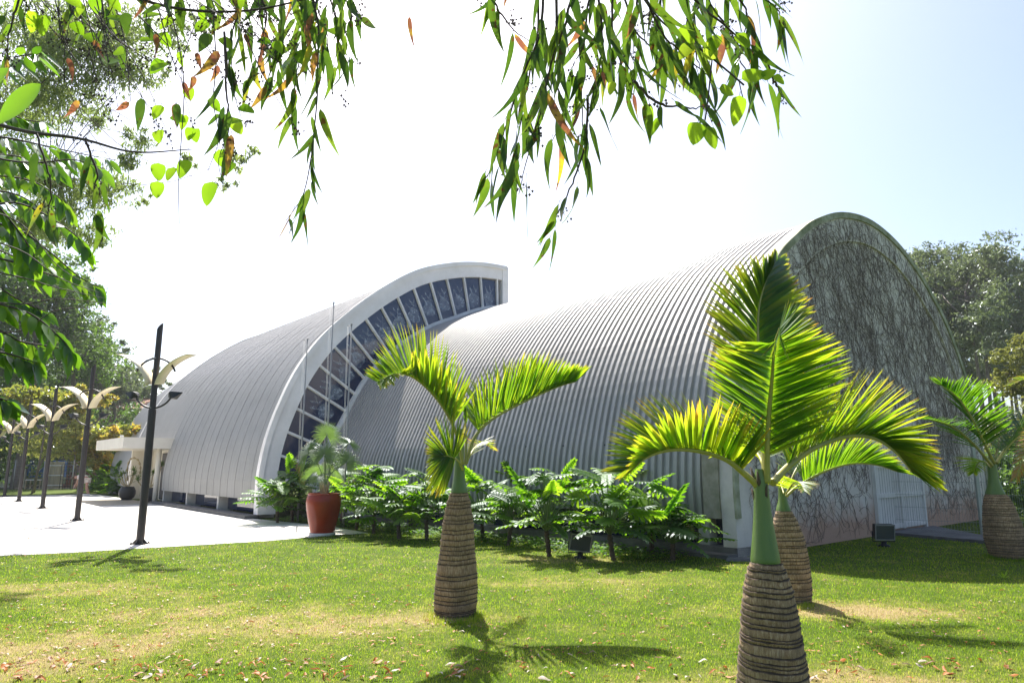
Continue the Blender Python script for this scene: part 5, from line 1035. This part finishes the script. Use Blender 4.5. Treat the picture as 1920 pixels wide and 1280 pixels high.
for (x, y, L_) in ((768, 25, .15), (1112, 120, .10), (1188, 170, .14), (1130, 130, .09)):
    leaf_blade(lf, at(x, y, 2.3)-B0, A(.02, 0, -1), A(.3, -1, 0), L_, .022, .1, -.25, 1.0, r, .1, 0, 'euc', 12, 1.2)
tw.tube([at(940, -30, 2.3)-B0, at(1060, -60, 2.3)-B0, at(1180, -90, 2.35)-B0, at(1420, -70, 2.4)-B0, at(1700, -500, 2.6)-B0], [.006, .010, .014, .02, .03], 8)
tw.tube([at(940, -30, 2.3)-B0, at(820, -40, 2.28)-B0, at(765, 5, 2.28)-B0, at(768, 28, 2.3)-B0], [.003, .002, .0016, .001], 4)
tw.build('twigs', M_['twig'], t); lf.build('leaves', [M_['euc'], M_['twig']], t)
# round-leaved vine woven through the right of it
t = thing('climbing_vine', at(1300, -120, 2.25), 0, 'vine with bright rounded leaves hanging at the right of the top foliage', 'vine', 'round-leaved vines in the overhanging foliage'); B0 = np.array(t.location); tw = MB(); lf = MB()
tw.tube(catmull([at(1180, -40, 2.25)-B0, at(1240, 40, 2.25)-B0, at(1310, 90, 2.25)-B0, at(1360, 130, 2.25)-B0, at(1395, 160, 2.25)-B0], 20), .0035, 5)
tw.tube(catmull([at(1335, 110, 2.25)-B0, at(1328, 180, 2.25)-B0, at(1322, 225, 2.25)-B0], 8), .003, 5); tw.tube(catmull([at(1385, 150, 2.25)-B0, at(1392, 180, 2.25)-B0, at(1398, 195, 2.25)-B0], 6), .002, 4)
for (x, y, dx, dz, L_, W_, tv_) in ((1310, 224, -.25, -1, .085, .062, .5), (1324, 232, .25, -1, .085, .045, .6), (1388, 172, -.15, -1, .10, .05, .55), (1345, 165, .9, -.25, .055, .05, .6), (1385, 150, 1, .25, .085, .06, .55), (1448, 140, .8, -.7, .045, .035, .5), (1330, 120, .1, 1, .09, .05, .95), (1345, 60, -.3, -1, .08, .05, .7), (1275, 45, .5, -1, .08, .055, .6), (1300, 80, -.5, -.6, .075, .05, .8), (1150, 150, -.2, -1, .05, .03, .9), (1425, 150, .4, .2, .05, .04, .6), (1380, 60, .4, -.8, .07, .045, .5), (1210, 190, .2, -1, .07, .035, .8), (1240, 215, -.5, -1, .075, .028, .5)):
    leaf_blade(lf, at(x, y, 2.22)-B0, A(dx, .1*r.normal(), dz), A(.2*r.normal(), -1, .3), L_*1.1, W_*1.1, .2*r.normal(), .05*r.normal(), tv_, r, .12, 0, 'round', 9)
tw.build('stems', M_['twig'], t); lf.build('leaves', [M_['round'], M_['twig']], t)
# (b) left eucalyptus branch
t = thing('eucalyptus_branch', at(450, -200, 2.6), 0, 'hanging eucalyptus branch at the top left, ending in one long trailing strand', 'branch', 'eucalyptus branches overhanging the lawn'); B0 = np.array(t.location); tw = MB(); lf = MB()
SL = [([(560, -60), (590, 40), (590, 140), (582, 260), (560, 360), (530, 410)], 24), ([(600, -50), (580, 60), (560, 130), (550, 200)], 14), ([(520, -50), (530, 40), (520, 100), (505, 160)], 14), ([(480, -50), (500, 30), (490, 110), (470, 160)], 12),
      ([(540, -50), (560, 20), (545, 90), (530, 130)], 14), ([(640, -50), (640, 30), (655, 90), (672, 120)], 7), ([(440, -50), (450, 30), (430, 90), (440, 160)], 9), ([(620, -60), (625, 0), (640, 70), (635, 130)], 7), ([(570, -60), (600, 20), (620, 70), (610, 120)], 10), ([(650, -60), (660, 0), (680, 30)], 5),
      ([(70, 250), (95, 330), (88, 390), (95, 440)], 6), ([(160, 260), (185, 320), (178, 360), (186, 400)], 6), ([(130, -50), (150, 20), (180, 60), (270, 120)], 6), ([(420, 60), (430, 160), (435, 220), (430, 280)], 8), ([(40, -40), (20, 40), (10, 100), (0, 150)], 6)] + [([(x_, -70), (x_+8, -20), (x_+14+k_*3, 25+14*(k_ % 3))], 5) for k_, x_ in enumerate((120, 190, 250, 320, 380, 440, 560, 640))]
for k, (pl, nl) in enumerate(SL):
    Y = min(2.9, max(2.3, 2.55+.21*r.normal())); pts = [at(x, y, Y+.05*i)-B0 for i, (x, y) in enumerate(pl)]; strand(tw, lf, pts, int(nl*1.1), .165, .030 if k != 0 else .026, r, t0=.1, rad=(.005, .0014), brown=.05, spread=.75)
    for j in range(2): cluster(tw, np.array(pts[int(r.integers(0, len(pts)))])+r.normal(size=3)*.010, r)
for k in range(46):   # fine tangled twigs
    x0_, y0_ = 60+440*r.random(), -40+60*r.random(); x1_ = x0_+r.normal()*90+60; y1_ = y0_+60+190*r.random(); Y = 2.4+.5*r.random()
    c = [at(x0_, y0_, Y)-B0, at((x0_+x1_)/2+r.normal()*15, (y0_+y1_)/2+r.normal()*12, Y)-B0, at(x1_, y1_, Y)-B0]; tw.tube(catmull(c, 12), np.linspace(.0028, .001, 12), 4)
    if r.random() < .7: cluster(tw, np.array(c[2]), r, 9)
    if r.random() < .7: cluster(tw, np.array(c[1]), r, 9)
for (x, y, L_, dx) in ((175, 70, .12, .4), (125, 105, .11, .5), (345, 150, .10, .2), (330, 190, .11, -.1), (370, 95, .09, .1), (365, 140, .07, -.1), (150, 185, .09, -.5), (410, 120, .08, -.2), (460, 60, .09, .2), (290, 60, .10, .3), (245, 190, .07, -1.2)):
    leaf_blade(lf, at(x, y, 2.5)-B0, A(dx, 0, -1), A(.4, -1, .1), L_, .026, .5, .3*r.choice([-1, 1]), 1.0, r, .1, 0, 'euc', 12, 1.6)
for (x, y, L_, W_, dx, tv_) in ((265, 178, .14, .042, .05, .3), (330, 190, .10, .035, .2, .3), (235, 20, .1, .05, .2, .35), (395, 60, .09, .06, -.4, .4)):
    leaf_blade(lf, at(x, y, 2.45)-B0, A(dx, 0, -1), A(0, -1, .1), L_, W_, .1, .1, tv_, r, .1, 0, 'euc', 12, .2)
tw.tube(catmull([at(-150, 180, 3.2)-B0, at(20, 240, 3.1)-B0, at(150, 260, 3.0)-B0, at(250, 285, 2.95)-B0, at(360, 280, 2.9)-B0], 24), np.linspace(.012, .002, 24), 7)
tw.tube(catmull([at(-60, -160, 2.4)-B0, at(150, -60, 2.5)-B0, at(300, 10, 2.5)-B0, at(470, 20, 2.6)-B0, at(640, -20, 2.6)-B0], 24), np.linspace(.010, .003, 24), 7)
tw.build('twigs', M_['twig'], t); lf.build('leaves', [M_['euc'], M_['twig']], t)
# (c) round-leaved vine on the left
t = thing('climbing_vine', at(250, -120, 2.5), 0, 'bright round-leaved vine trailing from the top left foliage', 'vine', 'round-leaved vines in the overhanging foliage'); B0 = np.array(t.location); tw = MB(); lf = MB()
SV = [[(300, -30), (330, 60), (345, 160), (340, 260), (335, 340), (336, 420)], [(400, 30), (405, 120), (400, 190), (410, 260), (390, 320)], [(200, -40), (230, 60), (240, 130), (245, 190)], [(420, 80), (425, 170), (430, 240), (410, 300), (420, 350)], [(120, -40), (140, 30), (180, 60), (170, 120)], [(60, -40), (40, 10), (30, 40)], [(260, 30), (310, 80), (320, 100)]]
for pl in SV: tw.tube(catmull([at(x, y, 2.5)-B0 for x, y in pl], 20), np.linspace(.003, .0012, 20), 5)
RL = [(265, 50), (260, 95), (300, 75), (135, 60), (165, 75), (175, 10), (110, 5), (45, 15), (205, 15), (160, 25), (335, 60), (375, 25), (440, 10), (312, 30), (390, 62), (430, 100), (310, 130), (280, 150), (215, 110), (222, 130), (305, 210), (320, 235), (350, 235), (372, 255), (405, 225), (415, 250), (300, 262), (365, 260), (410, 290), (300, 320), (440, 300), (435, 320), (345, 320), (395, 355), (300, 350), (330, 330), (385, 200), (350, 180), (410, 80), (470, 130), (480, 90), (430, 240), (455, 220), (340, 110), (240, 60), (70, 30), (20, 60), (90, 50), (510, 90), (560, 100), (600, 110), (615, 70), (570, 30)]
for (x, y) in RL:
    s_ = (.075 if not (x, y) == (395, 355) else .095)*(.8+.45*r.random()); a = r.normal()*.9
    leaf_blade(lf, at(x+r.normal()*4, y-18+r.normal()*4, 2.45+.25*r.random())-B0, A(math.sin(a), .2*r.normal(), -math.cos(a)), A(.3*r.normal(), -1, .5), s_, s_*.72, .3*r.normal(), .05*r.normal(), .15+.5*r.random(), r, .12, 0, 'round', 9)
tw.build('stems', M_['twig'], t); lf.build('leaves', [M_['round'], M_['twig']], t)
# (d) leafy branches with drooping glossy leaves at the left edge
t = thing('leafy_branch', at(-150, 400, 3.2), 0, 'leafy boughs with rows of drooping glossy leaves at the left edge', 'branch'); B0 = np.array(t.location); tw = MB(); lf = MB()
SB = [([(-60, 250), (20, 260), (90, 275), (160, 290), (215, 300)], 3.4), ([(-60, 280), (10, 300), (70, 305), (140, 300), (200, 318)], 3.1), ([(-60, 400), (20, 380), (80, 400), (140, 440), (165, 470)], 3.2), ([(-60, 430), (30, 430), (90, 470), (150, 520), (190, 540)], 3.2), ([(-60, 470), (20, 490), (80, 510), (140, 530), (185, 535)], 3.4),
      ([(-60, 560), (0, 570), (60, 590), (110, 630), (140, 665)], 2.9), ([(-60, 600), (0, 620), (40, 640), (100, 650), (140, 660)], 3.1), ([(-60, 650), (0, 660), (40, 670), (70, 680)], 2.9), ([(-60, 330), (0, 330), (60, 340), (110, 370), (130, 400)], 3.5), ([(-60, 340), (-10, 380), (40, 440), (70, 490)], 3.0), ([(-60, 500), (0, 540), (50, 570), (90, 585)], 3.3),
      ([(-60, 200), (0, 210), (50, 225), (90, 230)], 3.3), ([(-60, 130), (-20, 120), (40, 105), (90, 100)], 3.0), ([(-60, 720), (-20, 740), (15, 750)], 2.6), ([(-60, 360), (10, 360), (60, 380), (100, 420)], 3.6), ([(-60, 450), (0, 470), (50, 490), (100, 500)], 3.6), ([(-60, 300), (0, 290), (60, 300), (120, 320)], 3.7), ([(-60, 410), (0, 420), (40, 460), (60, 520)], 3.1)]
for k, (pl, Y) in enumerate(SB):
    c = catmull([at(x, y, Y+.05*i)-B0 for i, (x, y) in enumerate(pl)], 40); tw.tube(c, np.linspace(.007, .0018, 40), 5)
    nl = 26
    for j in range(nl):
        tt = .12+.88*j/nl; i = min(39, int(tt*39)); T = nrm(c[min(39, i+1)]-c[max(0, i-1)]); sd = 1 if j % 2 else -1; d_ = nrm(T*.55+A(0, sd*.55, 0)+A(0, 0, -.75+.25*r.normal())+r.normal(size=3)*.15)
        leaf_blade(lf, c[i], d_, nrm(A(.3*r.normal()+.4, -1*sd*.4-.5, .6)), .115*(.7+.5*r.random()), .042*(.8+.4*r.random()), .35*r.random(), .05*r.normal(), .1+.8*r.random(), r, .08, 0, 'oval', 8, .3*r.normal())
for (x, y, L_, W_, Y) in ((85, 150, .15, .066, 1.55), (25, 120, .15, .05, 1.6), (-20, 60, .16, .05, 1.6)):
    leaf_blade(lf, at(x, y, Y)-B0, A(-.75, 0, -.85), A(.1, -1, .3), L_, W_, .1, .05, .7, r, .1, 0, 'oval', 12)
for k in range(5): tw.tube(catmull([at(-60, 380+60*k, 3)-B0, at(40, 420+50*k, 3)-B0, at(110, 500+20*k, 3)-B0, at(180+10*k, 540+10*k, 3)-B0], 14), np.linspace(.004, .001, 14), 4)
tw.build('twigs', M_['twig'], t); lf.build('leaves', [M_['glossyleaf'], M_['twig']], t)
# (e) tall eucalyptus whose thin crown reaches in from the left, farther off
EC = [(60, 60, 1.3, .9), (150, 110, 1.3, .9), (110, 180, 1.1, .6), (230, 60, 1.0, .8), (250, 130, .7, .5), (180, 220, .6, .35), (200, 350, .9, .5), (130, 370, .9, .6), (90, 330, .9, .6), (260, 260, .5, .35), (250, 300, .5, .3), (320, 60, .7, .4), (380, 40, .6, .3), (440, 300, .42, .28), (470, 285, .28, .18), (420, 350, .38, .2), (270, 375, .3, .16), (160, 440, .7, .4), (40, 200, 1.1, .9), (350, 300, .35, .25), (100, 420, .8, .5), (180, 60, 1, .7), (300, 130, .4, .3), (60, 420, .9, .6), (0, 300, 1.2, 1.0)]
bx = at(-260, 873, 18)[0]
tree('eucalyptus_tree', (bx, 18, 0), 'tall thin-leaved eucalyptus whose crown reaches in from beyond the left edge', 'tree', None, [([(bx, 18, -.2), (bx+.3, 18, 6), (bx+.2, 18, 13)], .28, .05), ([(bx+.3, 18, 5), at(-60, 320, 18), at(90, 330, 18)], .07, .02), ([(bx+.3, 18, 8), at(-80, 160, 18), at(100, 150, 18)], .07, .02)], [EL(x, y, 18+rr_.normal()*.6, a_, c_) for x, y, a_, c_ in EC], 30000, .15, 'thin_euc', seedv=300, limb=.35, narrow=.24, hang=1.6, sub=.7)

# ---------------------------------------------------------------- fallen leaves
M_['fallen'] = leafmat('fallen_leaf', [(.0, (.06, .03, .015)), (.35, (.22, .085, .018)), (.6, (.42, .14, .02)), (.8, (.36, .25, .15)), (1, (.48, .43, .36))], [(.0, (.1, .04, .02)), (.6, (.40, .13, .03)), (1, (.3, .25, .2))], .25, .5, .25, 20)
def curled(k, r, tint):
    b = MB(); L = 1; v = []
    bend = r.uniform(.2, 1.1); cu = r.uniform(.3, 1.2)*r.choice([-1, 1]) if k % 3 else .3
    for i in range(9):
        t = i/8; w_ = math.sin(math.pi*t**.8)*.16+.004; z = .18*bend*math.sin(math.pi*t)*(1 if k % 2 else .5)+.02+.05*math.sin(t*7+k); x = .16*math.sin(t*3+k)
        v += [(x-w_*math.cos(cu*.6), t-.5, z+abs(w_)*math.sin(cu)*.9+.01), (x, t-.5, z), (x+w_*math.cos(cu*.6), t-.5, z+abs(w_)*math.sin(cu)*.9+.01)]
    f = [(o, o+1, o+4, o+3) for o in range(0, 24, 3)]+[(o+1, o+2, o+5, o+4) for o in range(0, 24, 3)]; b.add(v, np.array(f), tint, 0, True); return b
LK = {'brown': [curled(k, r, tv_).mesh('fallen_leaf', M_['fallen']) for k, tv_ in enumerate((.35, .5, .25, .42, .55))], 'orange': [curled(k+5, r, tv_).mesh('fallen_leaf', M_['fallen']) for k, tv_ in enumerate((.62, .6, .66))], 'pale': [curled(k+9, r, tv_).mesh('fallen_leaf', M_['fallen']) for k, tv_ in enumerate((.98, .88, .94, 1.0))]}
LBL = {'brown': 'curled brown dry leaf fallen on the lawn', 'orange': 'bright orange-brown dry leaf fallen on the lawn', 'pale': 'pale grey upturned dry leaf fallen on the lawn'}
lp = []
while len(lp) < 1600:
    px = 1920*r.random(); py = 1015+265*r.random()**.9; p = gnd(px, py)
    dens = .36+.64*math.exp(-((px-150)/520)**2)*(.5+.5*(py-1015)/265)+(.7 if abs(py-(1050-px*.045)) < 12 and px < 620 else 0)
    if r.random() > dens: continue
    if px > 1480 and 1000 < py < 1075 and r.random() < .8: continue
    dd_ = p-C0
    if (dd_@U > -.1 and dd_@V > -.6): continue
    lp.append(p)
lp.sort(key=lambda p: p[1]); near = lp[:300]; far_ = lp[300:]
def kindof(x): u_ = r.random(); return 'brown' if u_ < .55 else 'orange' if u_ < .82 else 'pale'
for p in near:
    kd = kindof(p[0]); o = bpy.data.objects.new('fallen_leaf', LK[kd][int(r.integers(len(LK[kd])))]); link(o)
    s_ = .04+.065*r.random()**1.4; o.location = (p[0], p[1], .016); o.rotation_euler = (r.normal()*.25, r.normal()*.25, r.random()*6.28); o.scale = (s_*r.uniform(.8, 1.5), s_, s_); tag(o, LBL[kd], 'leaf', kd+' fallen leaves on the lawn')
b = MB()
for _ in range(900):   # more on the paving
    px = 640*r.random(); py = 940+100*r.random(); p = gnd(px, py)
    if inpoly(PAVE, np.array([p[0]]), np.array([p[1]]))[0]: far_.append(p)
tvs = [np.array([vv.co[:] for vv in m.vertices]) for kd in LK for m in LK[kd]]; tf_ = [tuple(q.vertices) for q in LK['brown'][0].polygons]
NF = len(far_); pp = np.array(far_); pp[:, 2] = .014; ci = r.integers(0, 12, NF)
for c in range(12):
    k = ci == c; n_ = int(k.sum()); a = r.random(n_)*6.283; s_ = .035+.04*r.random(n_)
    M = np.zeros((n_, 3, 3)); M[:, 0, 0] = np.cos(a)*s_; M[:, 0, 1] = np.sin(a)*s_; M[:, 1, 0] = -np.sin(a)*s_; M[:, 1, 1] = np.cos(a)*s_; M[:, 2, 2] = s_; tn = r.choice([.3, .4, .5, .6, .62, .9], n_)
    b.scatter(tvs[c], tf_, M, pp[k], tn, smooth=True)
b.build('leaf_litter', M_['fallen'], kind='stuff', label='scattered small dry leaves on the paving and the farther lawn', cat='leaf litter')

# ---------------------------------------------------------------- air
b = MB(); b.box((-130, -12, -2), (140, 100, 34)); hz = b.build('haze', [], kind='stuff', label='thin sunlit haze in the air', cat='haze')
m = bpy.data.materials.new('haze_air'); m.use_nodes = True; nt = m.node_tree; nt.nodes.remove(nt.nodes['Principled BSDF'])
pv_ = N(nt, 'VolumePrincipled'); pv_.inputs['Color'].default_value = (.9, .93, 1, 1); pv_.inputs['Density'].default_value = .00035; pv_.inputs['Anisotropy'].default_value = .35
nt.links.new(pv_.outputs[0], nt.nodes['Material Output'].inputs['Volume']); hz.data.materials.append(m); m.cycles.homogeneous_volume = True if hasattr(m.cycles, 'homogeneous_volume') else None
